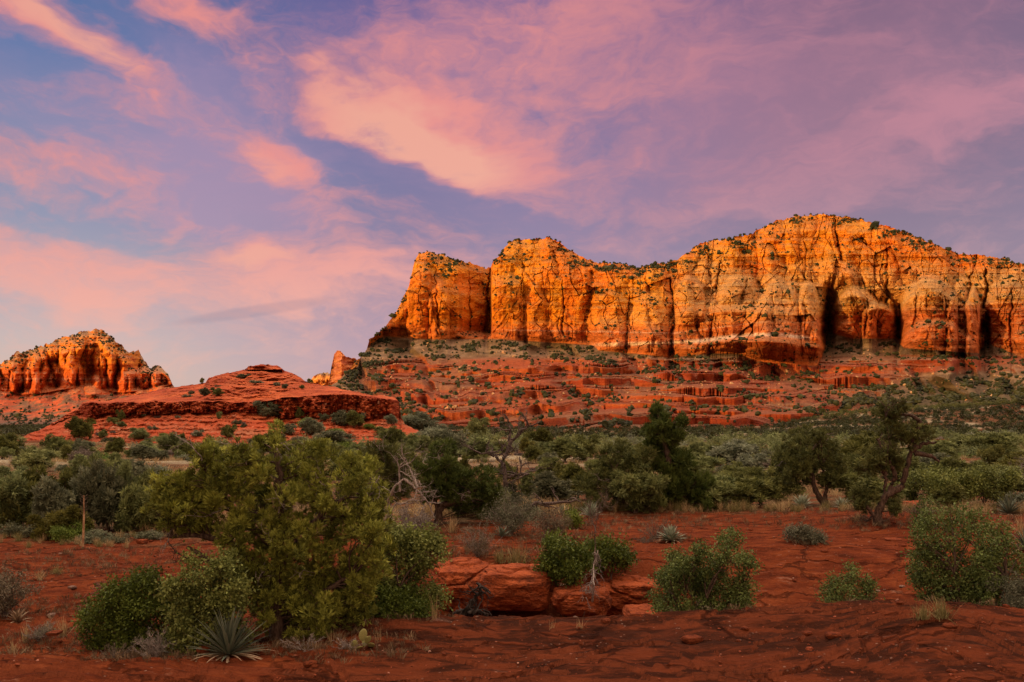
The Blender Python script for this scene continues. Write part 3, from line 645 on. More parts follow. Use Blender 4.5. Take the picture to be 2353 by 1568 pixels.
def bark_mat(name, c1, c2, sc=30):
    m, N, b, out = material(name); tc = N.n('ShaderNodeTexCoord').outputs['Object']
    f, _ = N.noise(N.vmath('MULTIPLY', tc, (1, 1, .25)), sc, 5, .65)
    N.put(b.inputs['Base Color'], N.mix(N.sstep(f, .35, .65), c1, c2)); N.put(b.inputs['Normal'], N.bump(f, .8, .02)); b.inputs['Roughness'].default_value = .85
    return m
L_JUN = leaf_mat('juniper_foliage', (.018, .030, .004), (.44, .49, .060), .12)
L_JUND = leaf_mat('dark_juniper_foliage', (.030, .042, .011), (.21, .235, .060), .22)
L_PINE = leaf_mat('pine_foliage', (.028, .052, .008), (.13, .175, .030))
L_BROAD = leaf_mat('broad_leaf', (.026, .042, .008), (.31, .37, .080), .18, .5)
L_DARKB = leaf_mat('dark_glossy_leaf', (.018, .036, .004), (.15, .215, .024), .18, .45)
L_BRIGHT = leaf_mat('fresh_leaf', (.060, .100, .010), (.230, .300, .040), .3)
L_GREY = leaf_mat('grey_green_leaf', (.070, .080, .050), (.200, .210, .130), .2)
L_SAGE = leaf_mat('sage_leaf', (.100, .090, .075), (.240, .220, .190), .1)
L_STRAW = leaf_mat('straw', (.22, .145, .06), (.56, .42, .20), .25)
L_GRASSG = leaf_mat('green_straw', (.12, .11, .035), (.32, .27, .10), .25)
L_AGAVE = leaf_mat('agave_leaf', (.14, .18, .12), (.36, .42, .31), .05, .5)
L_YUC = leaf_mat('yucca_leaf', (.055, .075, .055), (.20, .24, .165), .05, .5)
L_DEAD = leaf_mat('dead_leaf', (.18, .12, .07), (.50, .38, .24), .1)
B_BARK = bark_mat('juniper_bark', (.042, .028, .021), (.135, .092, .070))
B_GREY = bark_mat('weathered_wood', (.14, .12, .11), (.42, .37, .33), 40)
B_CHAR = bark_mat('charred_wood', (.018, .015, .014), (.075, .062, .055))
B_TWIG = bark_mat('twig', (.075, .055, .045), (.20, .16, .13))
B_TAN = bark_mat('pale_bark', (.20, .11, .06), (.55, .36, .20), 30)

# ------------------------------------------------------------------ plants: geometry
def unit(v): return v / (np.linalg.norm(v, axis=-1, keepdims=True) + 1e-9)
def frames(d, rng):
    d = unit(d); a = rng.normal(size=d.shape); u = unit(np.cross(d, a)); v = np.cross(d, u)
    return np.stack([u, v, d], -1)                                     # columns are the axes
def tmpl_needle(k, rng, spread=.75, w=.13):
    dirs = unit(np.stack([rng.normal(0, spread, k), rng.normal(0, spread, k), np.ones(k)], -1)); L = rng.uniform(.55, 1.1, k)[:, None]
    st = rng.normal(0, .13, (k, 3)); side = unit(np.cross(dirs, rng.normal(size=(k, 3)))) * w * .5
    mid = st + dirs * L * .55; tip = st + dirs * L
    return np.stack([st, mid + side, tip, mid - side], 1)
def tmpl_leaf(k, rng, size=.42, asp=.6):
    c = rng.normal(0, .45, (k, 3)); d = unit(rng.normal(size=(k, 3)) + np.array([0, 0, .35])); s = unit(np.cross(d, rng.normal(size=(k, 3)))) * size * asp * .5; d = d * size * rng.uniform(.7, 1.2, (k, 1))
    return np.stack([c, c + d * .5 + s, c + d, c + d * .5 - s], 1)
def tufts(C, Dr, S, tmpls, rng, lv=None):
    """place quad tuft templates at centres C along directions Dr with sizes S; returns verts, lv"""
    m = len(C); Fm = frames(Dr, rng); out = []; lvs = []
    idx = rng.integers(0, len(tmpls), m)
    if lv is None: lv = rng.random(m)
    for i, T in enumerate(tmpls):
        s = np.where(idx == i)[0]
        if not len(s): continue
        P = np.einsum('mij,kqj->mkqi', Fm[s], T) * S[s, None, None, None] + C[s, None, None, :]
        out.append(P.reshape(-1, 3)); l = lv[s][:, None, None] * .7 + rng.random((len(s), len(T), 1)) * .3 + 0 * P[..., 0]; lvs.append(l.reshape(-1))
    return np.concatenate(out), np.concatenate(lvs)
RNG0 = np.random.default_rng(5)
T_NEEDLE = [tmpl_needle(13, RNG0, .45, .15) for _ in range(6)]
T_SPRAY = [tmpl_needle(9, RNG0, .9, .22) for _ in range(6)]
T_LEAF = [tmpl_leaf(12, RNG0) for _ in range(6)]
T_SMALL = [tmpl_leaf(12, RNG0, .40, .60) for _ in range(6)]
T_COARSE = [tmpl_leaf(7, RNG0, .8, .75) for _ in range(6)]
def tube(path, rad, sides=6, rng=None, rough=0.0):
    path = np.asarray(path, float); n = len(path); t = unit(np.gradient(path, axis=0)); ref = np.array([.31, .17, .93]); u = unit(np.cross(t, ref)); v = np.cross(t, u)
    a = np.linspace(0, 2 * pi, sides, endpoint=False); r = np.broadcast_to(np.asarray(rad, float), (n,))[:, None]
    if rng is not None and rough: r = r * (1 + rng.normal(0, rough, (n, sides)))
    P = path[:, None] + (np.cos(a)[None, :, None] * u[:, None] + np.sin(a)[None, :, None] * v[:, None]) * r[..., None]
    i = np.arange(n - 1)[:, None] * sides; j = np.arange(sides)[None]; j2 = (j + 1) % sides
    return P.reshape(-1, 3), np.stack([i + j, i + j2, i + sides + j2, i + sides + j], -1).reshape(-1, 4)
class Acc:
    def __init__(s): s.v = []; s.f = []; s.n = 0
    def add(s, V, Fq): s.v.append(V); s.f.append(Fq + s.n); s.n += len(V)
    def tube(s, *a, **k): s.add(*tube(*a, **k))
    def mesh(s, name, mat, smooth=True):
        return mesh_np(name, np.concatenate(s.v), np.concatenate(s.f), mat, smooth)
def bez(p0, p1, p2, p3, n=8):
    t = np.linspace(0, 1, n)[:, None]; return (1 - t) ** 3 * p0 + 3 * (1 - t) ** 2 * t * p1 + 3 * (1 - t) * t * t * p2 + t ** 3 * p3
def foliage_mesh(name, V, lv, mat):
    return mesh_np(name, V, np.arange(len(V)).reshape(-1, 4), mat, False, {'lv': lv})
def child(name, me, parent, label=None):
    o = bpy.data.objects.new(name, me); link(o, parent)
    if label: o['label'] = label
    return o
def branchy(acc, p, d, L, r, depth, rng, wig=.28, kids=3, up=.1, sides=4, spread=.9):
    """dead wood: a wandering limb that forks"""
    n = 6; pts = [np.array(p, float)]; d = unit(np.array(d, float)); dd = d.copy()
    for i in range(n):
        dd = unit(dd + rng.normal(0, wig, 3) + np.array([0, 0, up * .3])); pts.append(pts[-1] + dd * L / n)
    acc.tube(pts, np.linspace(r, r * .35, n + 1), sides)
    if depth > 0:
        for _ in range(kids):
            k = rng.integers(2, n + 1); nd = unit(dd + rng.normal(0, spread, 3) + np.array([0, 0, up])); branchy(acc, pts[k], nd, L * rng.uniform(.45, .7), r * (.7 - .06 * k), depth - 1, rng, wig, kids, up, max(3, sides - 1), spread)

def split_blobs(blobs, rng, n=6, k=.46, stray=.25):
    out = []
    for b in blobs:
        b = np.array(b, float)
        for i in range(n):
            d = unit(rng.normal(size=3) + np.array([0, 0, .15])); f = .72 if rng.random() > stray else 1.12; s = k * rng.uniform(.7, 1.15) * (1 if f < 1 else .6)
            out.append((*(b[:3] + d * b[3:6] * f), *(b[3:6] * s * np.array([1, 1, 1.15]))))
    return out
def crown(blobs, per, tm, size, rng, up=.5, gap=0.0, fill=.35):
    """blobs: (x,y,z,rx,ry,rz); tufts near each blob's surface, some inside"""
    Cs = []; Ds = []; Ls = []
    for b in blobs:
        tone = rng.uniform(0, 1) ** 1.5 * .65
        b = np.array(b, float); vol = (b[3] * b[5]); n = max(6, int(per * vol))
        d = unit(rng.normal(size=(n, 3))); rr = np.where(rng.random(n) < fill, rng.uniform(.2, .8, n), rng.uniform(.8, 1.08, n))[:, None]
        P = b[:3] + d * rr * b[3:6]; Cs.append(P); Ls.append(np.clip(tone + rng.random(n) * .4, 0, 1)); Ds.append(unit(d + np.array([0, 0, up]) + rng.normal(0, .25, (n, 3))))
    C = np.concatenate(Cs); Dd = np.concatenate(Ds); Lv = np.concatenate(Ls)
    if gap:
        k = fbm(C[:, 0] / gap, C[:, 1] / gap, C[:, 2] / gap, octv=3, seed=int(rng.integers(999))) > -.22
        C = C[k]; Dd = Dd[k]; Lv = Lv[k]
    S = size * rng.uniform(.65, 1.25, len(C))
    return tufts(C, Dd, S, tm, rng, Lv)

def hero(name, label, cat, X, Yb, d, blobs, lmat, tm, size, per, seed, trunk_r=.05, bark=None, depth_spread=.5, back=1, group=None, up=.5, gap=0.0, dead=0, stems=1, lean=None, parts=('trunk', 'crown'), fill=.35, dead_mat=None, deadlen=.7, trunk_pts=None, twigs=3, topfree=0):
    """a plant laid out clump by clump: blobs are (X, Y, radius) on the planning grid at distance d"""
    rng = np.random.default_rng(seed); k = d / F
    shrub = parts[0] == 'stems'
    if tm is T_SMALL: per = per * 1.25; size = size * 1.35
    else: per = per * 1.35; size = size * 1.0
    bx, by, _ = W(X, Yb, d); bz = gz(bx, by) - .03
    root = bpy.data.objects.new(name, None); link(root); root.location = (bx, by, bz); props(root, label, cat, group)
    o = np.array([bx, by, bz]); B = []
    for (X_, Y_, r_, *a) in blobs:
        for j in range(1 + back):
            dd = rng.uniform(-1, 1) * depth_spread * (0.55 if j == 0 else 1.0) + (0 if j == 0 else depth_spread * .6)
            rx = r_ * k * (1.0 if j == 0 else .95); ry = (a[0] * k if a else rx)
            P = np.array(W(X_, Y_, d)) - o + np.array([0, dd, 0]); 
            if j: P = P + rng.normal(0, rx * .35, 3)
            P[2] = max(P[2], ry * .5); B.append((*P, rx * rng.uniform(.85, 1.05), rx, ry * rng.uniform(.85, 1.0)))
            if shrub and j == 0 and d < 14.9:
                for q in (.62, .30): B.append((P[0] * (.80 + .20 * q) + rng.normal(0, .4 * rx), P[1] * .8 + rng.normal(0, .4 * rx), max(P[2] * q, rx * .5), rx * .9, rx * .9, rx * .9))
    V, lv = crown(split_blobs(B, rng, 6 if shrub else 8, .46 if shrub else .39, .42 if shrub else .35), per * (1.0 if shrub else 1.15), tm, size, rng, up, gap, fill)
    A = Acc(); cen = np.array(B)[:, :3]; ctr = cen.mean(0)
    if trunk_pts: main = [np.array([[*(np.array(W(a, b, d)) - o)] for (a, b) in path]) for path in trunk_pts]; 
    else:
        main = []
        for s in range(stems):
            e = ctr + rng.normal(0, .3, 3) * (ctr[2] if stems > 1 else .35 * ctr[2]); e[2] = ctr[2] * rng.uniform(.9, 1.25)
            st = np.array([rng.normal(0, trunk_r * 1.5), rng.normal(0, trunk_r * 1.5), 0]) if stems > 1 else np.zeros(3)
            main.append(bez(st, st + np.array([rng.normal(0, .1), rng.normal(0, .1), ctr[2] * .4]), (st + e) / 2 + rng.normal(0, .12, 3), e, 9))
    for mi, mp in enumerate(main):
        if trunk_pts:                                                 # smooth the drawn path
            tt = np.linspace(0, len(mp) - 1, 4 * len(mp)); mp = np.stack([np.interp(tt, np.arange(len(mp)), mp[:, q]) for q in range(3)], -1)
            mp = np.concatenate([mp[:1], (mp[:-2] + mp[1:-1] * 2 + mp[2:]) / 4, mp[-1:]]); mp[1:] += rng.normal(0, trunk_r * .10, mp[1:].shape); mp[0, 2] = min(mp[0, 2], 0.0) if mi == 0 else mp[0, 2]
            main[mi] = mp
        r = trunk_r / (stems ** .5) * (1 if mi == 0 or not trunk_pts else .6)
        A.tube(mp, np.linspace(r, r * .35, len(mp)), 8, rng, .12)
    allm = np.concatenate(main)
    for b in B:
        c = np.array(b[:3]); dist = np.linalg.norm(allm - c, axis=1) + np.maximum(allm[:, 2] - c[2] + .1, 0) * 2; s = allm[np.argmin(dist)]
        L = np.linalg.norm(c - s); 
        if L < .05: continue
        pth = bez(s, s + (c - s) * .3 + np.array([0, 0, .10 * L]) + rng.normal(0, .08 * L, 3), s + (c - s) * .7 + rng.normal(0, .10 * L, 3), c, 7)
        r = min(trunk_r * .42, .012 + .03 * b[3]); A.tube(pth, np.linspace(r, r * .3, 7), 4)
        for _ in range(twigs):
            e = c + unit(rng.normal(size=3) + np.array([0, 0, .4])) * np.array(b[3:6]) * rng.uniform(.9, 1.3); q = pth[rng.integers(3, 7)]
            A.tube([q, (q + e) / 2 + rng.normal(0, .1 * b[3], 3), e], [r * .4, r * .3, r * .15], 3)
    child(parts[0], A.mesh(name + '_' + parts[0], bark or B_BARK), root)
    child(parts[1], foliage_mesh(name + '_' + parts[1], V, lv, lmat), root)
    if dead:
        for _ in range(dead):
            D2 = Acc()
            b = B[rng.integers(len(B))]; c = np.array(b[:3]); out_ = unit(c - ctr * np.array([1, 1, .8]) + rng.normal(0, .3, 3)); branchy(D2, c - out_ * b[3], out_ + np.array([0, -.3, 0]), deadlen * rng.uniform(.5, 1), .008 * d / 11 + .002, 2, rng, .25, 3, 0, 3)
            child('dead_branch', D2.mesh('dead_branch', dead_mat or B_GREY), root)
    return root

def rosette(name, label, cat, X, Yb, d, R, n, mat, seed, w=.05, up0=.05, curve=.15, group=None, dead=0, stiff=1.0, tilt=0.0):
    """agave or yucca: tapering leaves from one heart"""
    rng = np.random.default_rng(seed); bx, by, _ = W(X, Yb, d); bz = gz(bx, by)
    root = bpy.data.objects.new(name, None); link(root); root.location = (bx, by, bz); props(root, label, cat, group)
    def leaves(n, el0, el1, Lr, wid, cur, seedoff, droop=0):
        V = []; lv = []; ns = 6
        for i in range(n):
            az = i * 2.39996 + rng.normal(0, .12); el = el0 + (el1 - el0) * ((i + .5) / n) ** .9 + rng.normal(0, .05)
            L = R * rng.uniform(*Lr); t = np.linspace(0, 1, ns)
            e = el - cur * t ** 2 * (1.2 + rng.normal(0, .3)) - droop * t
            hx = np.concatenate([[0], np.cumsum(np.cos(e[:-1]) * L / (ns - 1))]); hz = np.concatenate([[0], np.cumsum(np.sin(e[:-1]) * L / (ns - 1))])
            wd = wid * np.array([.55, .8, 1, .85, .5, .03])[:ns]; side = np.array([-sin(az), cos(az), 0]); out_ = np.array([cos(az), sin(az), 0])
            mid = hx[:, None] * out_ + hz[:, None] * np.array([0, 0, 1.]) + np.array([0, 0, .04 * R]); upn = np.stack([-np.sin(e)[:, None] * out_ + np.cos(e)[:, None] * np.array([0, 0, 1.])], 0)[0]
            a = mid + side * wd[:, None] + upn * wd[:, None] * .45; b = mid - side * wd[:, None] + upn * wd[:, None] * .45
            for q in range(ns - 1):
                V += [mid[q], a[q], a[q + 1], mid[q + 1], mid[q], mid[q + 1], b[q + 1], b[q]]
            lv += [rng.random()] * ((ns - 1) * 8)
        return np.array(V), np.array(lv)
    V, lv = leaves(n, .12, 1.45, (.75, 1.05), w * R, curve, 0)
    child('leaves', foliage_mesh(name + '_leaves', V, lv, mat), root)
    if dead:
        V, lv = leaves(dead, -.02, .22, (.6, 1.0), w * R * .8, .3, 1, .25); child('dead_leaves', foliage_mesh(name + '_dead_leaves', V, lv, L_DEAD), root, 'dry tan leaves lying round the base')
    return root

def grass_mesh(name, n, H, R, mat, seed, arch=.5, w=.004):
    rng = np.random.default_rng(seed); az = rng.uniform(0, 2 * pi, n); tl = np.abs(rng.normal(0, arch, n)); L = H * rng.uniform(.5, 1.1, n); b = np.stack([rng.normal(0, R * .3, n), rng.normal(0, R * .3, n), np.zeros(n) - .02], -1)
    o = np.stack([np.cos(az), np.sin(az), 0 * az], -1); s = np.stack([-np.sin(az), np.cos(az), 0 * az], -1) * w
    def pt(t): return b + o * (L * np.sin(tl + .5 * t * tl) * t)[:, None] + np.array([0, 0, 1.]) * (L * np.cos(tl + .5 * t * tl) * t)[:, None]
    p0, p1, p2 = pt(0.), pt(.55), pt(1.0)
    V = np.stack([p0 - s, p0 + s, p1 + s * .8, p1 - s * .8, p1 - s * .8, p1 + s * .8, p2 + s * .15, p2 - s * .15], 1).reshape(-1, 3)
    return foliage_mesh(name, V, np.repeat(rng.random(n), 8), mat)

def rock_mesh(name, seed, sub=3, flat=.6, rough=.35, mat=None, cracks=0.0, box=.0):
    """a weathered block: sphere pushed toward a box, then roughened"""
    n = 2 ** sub * 3; u = np.linspace(-1, 1, n); V = []; Fq = []
    off = 0
    for ax in range(3):
        for sg in (-1, 1):
            a, b = np.meshgrid(u, u); c = np.full_like(a, sg); P = [None] * 3; P[ax] = c; P[(ax + 1) % 3] = a * (1 if sg > 0 else -1); P[(ax + 2) % 3] = b
            P = np.stack(P, -1).reshape(-1, 3); V.append(P); Fq.append(grid_faces(n, n) + off); off += n * n
    V = np.concatenate(V); Fq = np.concatenate(Fq)
    S = unit(V) * (1 - box) + V * box * .8
    f = fbm(S[:, 0] * 1.3 + seed * 3, S[:, 1] * 1.3, S[:, 2] * 1.3, octv=7, gain=.55, seed=seed) * rough; pl_ = np.round(S[:, 2] * 4 + f) / 4
    S = S * (1 + f)[:, None]; S[:, 2] = (S[:, 2] * .7 + pl_ * .3) * flat
    if cracks:
        g = np.abs(fbm(S[:, 0] * .9 + 9, S[:, 1] * .9, S[:, 2] * .5, octv=2, seed=seed + 5)); S *= (1 - cracks * np.exp(-(g / .03) ** 2))[:, None]
    return mesh_np(name, S, Fq, mat or M_STONE, True)
def stone_mat(name, c1, c2, c3, sc=6):
    m, N, b, out = material(name); tc = N.n('ShaderNodeTexCoord').outputs['Object']
    f, _ = N.noise(N.vmath('MULTIPLY', tc, (.5, .5, 1.4)), sc, 6, .65); g, _ = N.noise(tc, sc * 5, 4, .7)
    c = N.mix(N.sstep(f, .35, .65), c1, c2); c = N.mix(N.sstep(g, .55, .66, 0, .8), c, c3); v_, _ = N.noise(tc, sc * .5, 5, .7); c = N.mix(N.sstep(v_, .52, .64, 0, .75), c, c3)
    N.put(b.inputs['Base Color'], c); N.put(b.inputs['Normal'], N.bump(N.math('ADD', f, N.math('MULTIPLY', g, .6)), 1.0, .12)); return m
M_STONE = stone_mat('red_stone', (.22, .050, .018), (.46, .112, .036), (.10, .028, .014), 3)
M_PSTONE = stone_mat('pale_stone', (.42, .27, .20), (.60, .42, .32), (.30, .12, .07), 4)

# ------------------------------------------------------------------ brush on the mountains (beyond counting)
def cube_sphere():
    u = np.array([-1., 0, 1.]); V = {}; Fq = []; vs = []
    def idx(p):
        k = tuple(np.round(p, 3)); 
        if k not in V: V[k] = len(vs); vs.append(p)
        return V[k]
    for ax in range(3):
        for sg in (-1, 1):
            for i in range(2):
                for j in range(2):
                    q = []
                    for (a, b) in ((i, j), (i + 1, j), (i + 1, j + 1), (i, j + 1)):
                        p = [0, 0, 0]; p[ax] = sg; p[(ax + 1) % 3] = u[a]; p[(ax + 2) % 3] = u[b]; q.append(idx(np.array(p, float)))
                    Fq.append(q if sg > 0 else q[::-1])
    return unit(np.array(vs)), np.array(Fq)
CSV, CSF = cube_sphere()
def blobs_mesh(name, P, S, mat, rng, jit=.28, flat=.85, lv=None):
    n = len(P); k = len(CSV)
    R = (1 + rng.normal(0, jit, (n, k, 1))); V = CSV[None] * R * S[:, None, None] * np.array([1, 1, flat]); V = V + P[:, None]
    Fq = (CSF[None] + (np.arange(n) * k)[:, None, None]).reshape(-1, 4)
    l = np.repeat(rng.random(n) if lv is None else lv, k)
    return mesh_np(name, V.reshape(-1, 3), Fq, mat, False, {'lv': l})
L_BRUSH = leaf_mat('far_brush', (.013, .019, .007), (.046, .050, .018), 0)
L_BRUSH2 = leaf_mat('far_valley_brush', (.035, .052, .020), (.115, .130, .055), 0)
def sample_surface(P, nrm, w, n, rng):
    """pick n points of a grid surface with weight w"""
    w = w.ravel(); c = np.cumsum(w); i = np.searchsorted(c, rng.random(n) * c[-1]); return P.reshape(-1, 3)[i], nrm.reshape(-1, 3)[i], i
rng = np.random.default_rng(77)
yb_ = pl(BASE, XM); below = YM > yb_ + 2; ysk_ = pl(SKY, XM)
slope = sst(.30, .62, np.abs(NM[..., 2]))
clump = sst(-.05, .35, fbm(XM / 30, YM / 8, octv=5, gain=.6, seed=301))
wt = np.where(below, .08 + slope, .0) * (.05 + clump ** 1.3)
wt = wt * (1 + 2.6 * sst(0, 30, 30 - np.abs(YM - yb_ - 22)) )
wt = wt * (1 + 9.0 * sst(1880, 2050, XM + .6 * (YM - 900)) * sst(860, 930, YM)) * (1 - .75 * sst(.6, .2, slope) * below)
wt = wt * (1 + 1.2 * sst(.6, .8, np.abs(NM[..., 2]))) * np.where(XM < 960, 1.5, 1.0) * np.where((XM < 790), .4, 1)
up_ = (~below) * (sst(.46, .70, np.abs(NM[..., 2])) + .5 * sst(26, 6, YM - ysk_)) * (.02 + clump) * (.7 + 2.0 * sst(60, 10, YM - ysk_))
up_ = np.nan_to_num(up_)
dx = np.gradient(XM, axis=1); wt = wt * dx; up_ = up_ * dx
Pa, Na, ia = sample_surface(PM, NM, wt, 36000, rng); Sa = np.clip(rng.lognormal(.32, .55, len(Pa)), .4, 3.0) * .95
Pb_, Nb_, ib = sample_surface(PM, NM, up_, 8000, rng); Sb = rng.lognormal(.0, .5, len(Pb_)) * .95
# a ragged line of small trees along the crest
ic = rng.integers(0, len(Xm), 420); Pc = PM[-1, ic] + np.array([0, 3, 0.6]); kc = (np.sin(Xm[ic] / 37) > -.3) & (Xm[ic] > 960); Pc = Pc[kc]; Sc = rng.lognormal(.25, .35, len(Pc))
P_ = np.concatenate([Pa, Pb_, Pc]); S_ = np.concatenate([Sa, Sb, Sc]); P_[:, 2] += S_ * .45; P_[:, 1] -= .3
lv_ = rng.random(len(P_)) * .8; lv_[:len(Pa)] += .12 * sst(840, 960, YM.ravel()[ia])
me = blobs_mesh('mountain_brush', P_, S_, L_BRUSH, rng, lv=np.clip(lv_, 0, 1)); o = link(bpy.data.objects.new('mountain_brush', me)); props(o, 'dark green brush and small pines dotting the slopes of the gold mountain', 'brush', kind='stuff')
# pale rubble on the talus
wr = np.where(below, slope, 0) * sst(1, 12, YM - yb_) * dx * (.2 + sst(.0, .5, fbm(XM / 40, YM / 20, octv=3, seed=303))) * sst(960, 900, YM)
Pr, Nr, _ = sample_surface(PM, NM, wr, 1500, rng); Sr = rng.lognormal(-.5, .5, len(Pr)); Pr[:, 2] += Sr * .3
M_RUB = stone_mat('pale_rubble', (.28, .18, .11), (.46, .31, .19), (.5, .2, .08), .3)
o = link(bpy.data.objects.new('rubble', blobs_mesh('rubble', Pr, Sr, M_RUB, rng, .3, .8))); props(o, 'pale boulders strewn over the talus below the cliffs', 'rubble', kind='stuff')
# far mountain
yl = YY2 > 902; w2_ = np.where(yl, .35, 0) + 1.4 * sst(.5, .75, np.abs(N2[..., 2])) * (~yl) * sst(60, 25, YY2 - pl(SKY2, XX2)) ; w2_ = w2_ * (.1 + sst(-.2, .4, fbm(XX2 / 14, YY2 / 8, octv=3, seed=305))) * (XX2 > -60) * (1 + 3 * sst(940, 960, YY2))
Pd, Nd, _ = sample_surface(P2, N2, w2_, 2400, rng); Sd = rng.lognormal(.8, .3, len(Pd)); Pd[:, 2] += Sd * .4
o = link(bpy.data.objects.new('distant_brush', blobs_mesh('distant_brush', Pd, Sd, L_BRUSH, rng))); props(o, 'brush speckling the far orange mountain', 'brush', kind='stuff')

# ------------------------------------------------------------------ woodland of the valley floor
def proto_mesh(kind, seed):
    """trunk and crown meshes of a mid-distance shrub or tree about 1 unit tall and 1 wide"""
    rng = np.random.default_rng(seed); B = []
    if kind == 'round':
        for _ in range(11):
            a = rng.uniform(0, 2 * pi); r = rng.uniform(.05, .36); B.append((r * cos(a), r * sin(a), rng.uniform(.25, .78), *([rng.uniform(.15, .24)] * 3)))
        tm, size, per = T_SPRAY, .13, 1700
    elif kind == 'spread':
        for _ in range(13):
            a = rng.uniform(0, 2 * pi); r = rng.uniform(.05, .50); B.append((r * cos(a), r * sin(a), rng.uniform(.35, .85) - r * .25, *([rng.uniform(.12, .19)] * 3)))
        tm, size, per = T_SPRAY, .115, 1900
    elif kind == 'cone':
        for i in range(15):
            z = .12 + .82 * (i / 15); R = .30 * (1 - z) ** .7; a = rng.uniform(0, 2 * pi); r = R * rng.uniform(.3, 1); w_ = .07 + .13 * (1 - z); B.append((r * cos(a), r * sin(a), z, w_, w_, w_ * 1.1))
        tm, size, per = T_NEEDLE, .085, 4200
    elif kind == 'dead':
        A = Acc(); rg = rng
        for _ in range(7): branchy(A, np.array([rg.normal(0, .04), rg.normal(0, .04), -.03]), unit(np.array([rg.normal(0, .5), rg.normal(0, .5), 1])), rg.uniform(.6, .95), .022, 3, rg, .3, 3, .3, 4, .7)
        V = np.zeros((4, 3)); V[1, 0] = V[2, 1] = .01; V[2, 0] = .01; return A, V, np.zeros(4)
    elif kind == 'low':
        for _ in range(9):
            a = rng.uniform(0, 2 * pi); r = rng.uniform(.1, .42); B.append((r * cos(a), r * sin(a), rng.uniform(.12, .42), *([rng.uniform(.14, .22)] * 3)))
        tm, size, per = T_LEAF, .13, 1500
    V, lv = crown(split_blobs(B, rng, 6, .5), per, tm, size * .95, rng, .5, .0, .25); lv = np.clip(lv, 0, 1)
    A = Acc(); top = .62 if kind != 'cone' else .95
    for s in range(1 if kind == 'cone' else 3):
        e = np.array([rng.normal(0, .12), rng.normal(0, .12), top]) if kind != 'cone' else np.array([0, 0, top]); st = np.array([rng.normal(0, .02), rng.normal(0, .02), -.04])
        A.tube(bez(st, st + np.array([rng.normal(0, .06), rng.normal(0, .06), .2]), e * .6, e, 6), np.linspace(.026, .008, 6), 5)
    for b in B: A.tube([np.array([0, 0, b[2] * .5]), np.array([b[0] * .6, b[1] * .6, b[2] * .75]), np.array(b[:3])], [.012, .009, .004], 3)
    for _ in range(10):
        b = B[rng.integers(len(B))]; c = np.array(b[:3]); e = c * np.array([1, 1, 0]) * 1.0; A.tube([c * .5, c + unit(c - np.array([0, 0, .4])) * b[3] * 1.25], [.007, .002], 3)
    return A, V, lv
PROTO = {}
def get_proto(kind, var, lmat, bark):
    key = (kind, var, lmat.name)
    if key not in PROTO:
        A, V, lv = proto_mesh(kind, {'round': 10, 'spread': 20, 'cone': 30, 'low': 40, 'dead': 50}[kind] + var)
        PROTO[key] = (A.mesh('woodland_trunk', B_GREY if kind == 'dead' else bark), foliage_mesh('woodland_crown', V, lv, lmat))
    return PROTO[key]
L_V1 = leaf_mat('valley_juniper', (.032, .048, .014), (.29, .33, .095)); L_V2 = leaf_mat('valley_grey_green', (.050, .065, .036), (.28, .31, .18)); L_V3 = leaf_mat('valley_fresh_green', (.030, .065, .010), (.25, .36, .050)); L_V4 = leaf_mat('valley_olive', (.040, .052, .012), (.31, .32, .08)); L_V5 = leaf_mat('valley_dry_brush', (.11, .085, .07), (.23, .19, .15))
KINDS = {  # name, proto shape, material, category, label, group
    'j': ('juniper', 'round', L_V1, 'juniper'), 'o': ('juniper', 'round', L_V4, 'juniper'), 'p': ('spreading_juniper', 'spread', L_V1, 'juniper'),
    'c': ('pine_tree', 'cone', L_V1, 'pine tree'), 'g': ('grey_shrub', 'low', L_V2, 'shrub'), 'G': ('grey_tree', 'round', L_V2, 'tree'), 'b': ('green_shrub', 'low', L_V3, 'shrub'), 'd': ('dead_shrub', 'dead', L_V5, 'dead shrub'), 's': ('dry_shrub', 'low', L_V5, 'shrub')}
NAMELAB = {
 'near': {'d': 'bare grey dead shrub in the thicket bordering the red clearing', 'j': 'dark green juniper in the thicket bordering the red clearing', 'o': 'olive green juniper in the thicket bordering the red clearing', 'p': 'spreading open juniper in the thicket bordering the red clearing', 'c': 'upright young pine in the thicket bordering the red clearing', 'g': 'low grey green shrub in the thicket bordering the red clearing',
          'G': 'grey green rounded tree in the thicket bordering the red clearing', 'b': 'fresh green leafy shrub in the thicket bordering the red clearing', 's': 'dry leafless brown shrub in the thicket bordering the red clearing'},
 'mid': {'d': 'bare grey dead shrub on the flats between thicket and mountain', 'j': 'small dark juniper on the flats between thicket and mountain', 'o': 'small olive juniper on the flats between thicket and mountain', 'p': 'small spreading juniper on the flats between thicket and mountain', 'c': 'small pointed pine on the flats between thicket and mountain', 'g': 'small grey shrub on the flats between thicket and mountain',
          'G': 'small greyish tree on the flats between thicket and mountain', 'b': 'small bright green shrub on the flats between thicket and mountain', 's': 'small brown dry shrub on the flats between thicket and mountain'},
 'butte': {'j': 'dark juniper growing on the red butte', 'o': 'olive juniper growing on the red butte', 'g': 'grey green bush growing on the red butte', 'G': 'grey rounded bush growing on the red butte', 'b': 'bright green bush growing on the red butte', 's': 'dry brown bush growing on the red butte', 'p': 'spreading bush growing on the red butte', 'c': 'pointed bush growing on the red butte'}}
GRP = {'near': 'in the thicket by the clearing', 'mid': 'on the flats toward the mountain', 'butte': 'on the red butte'}
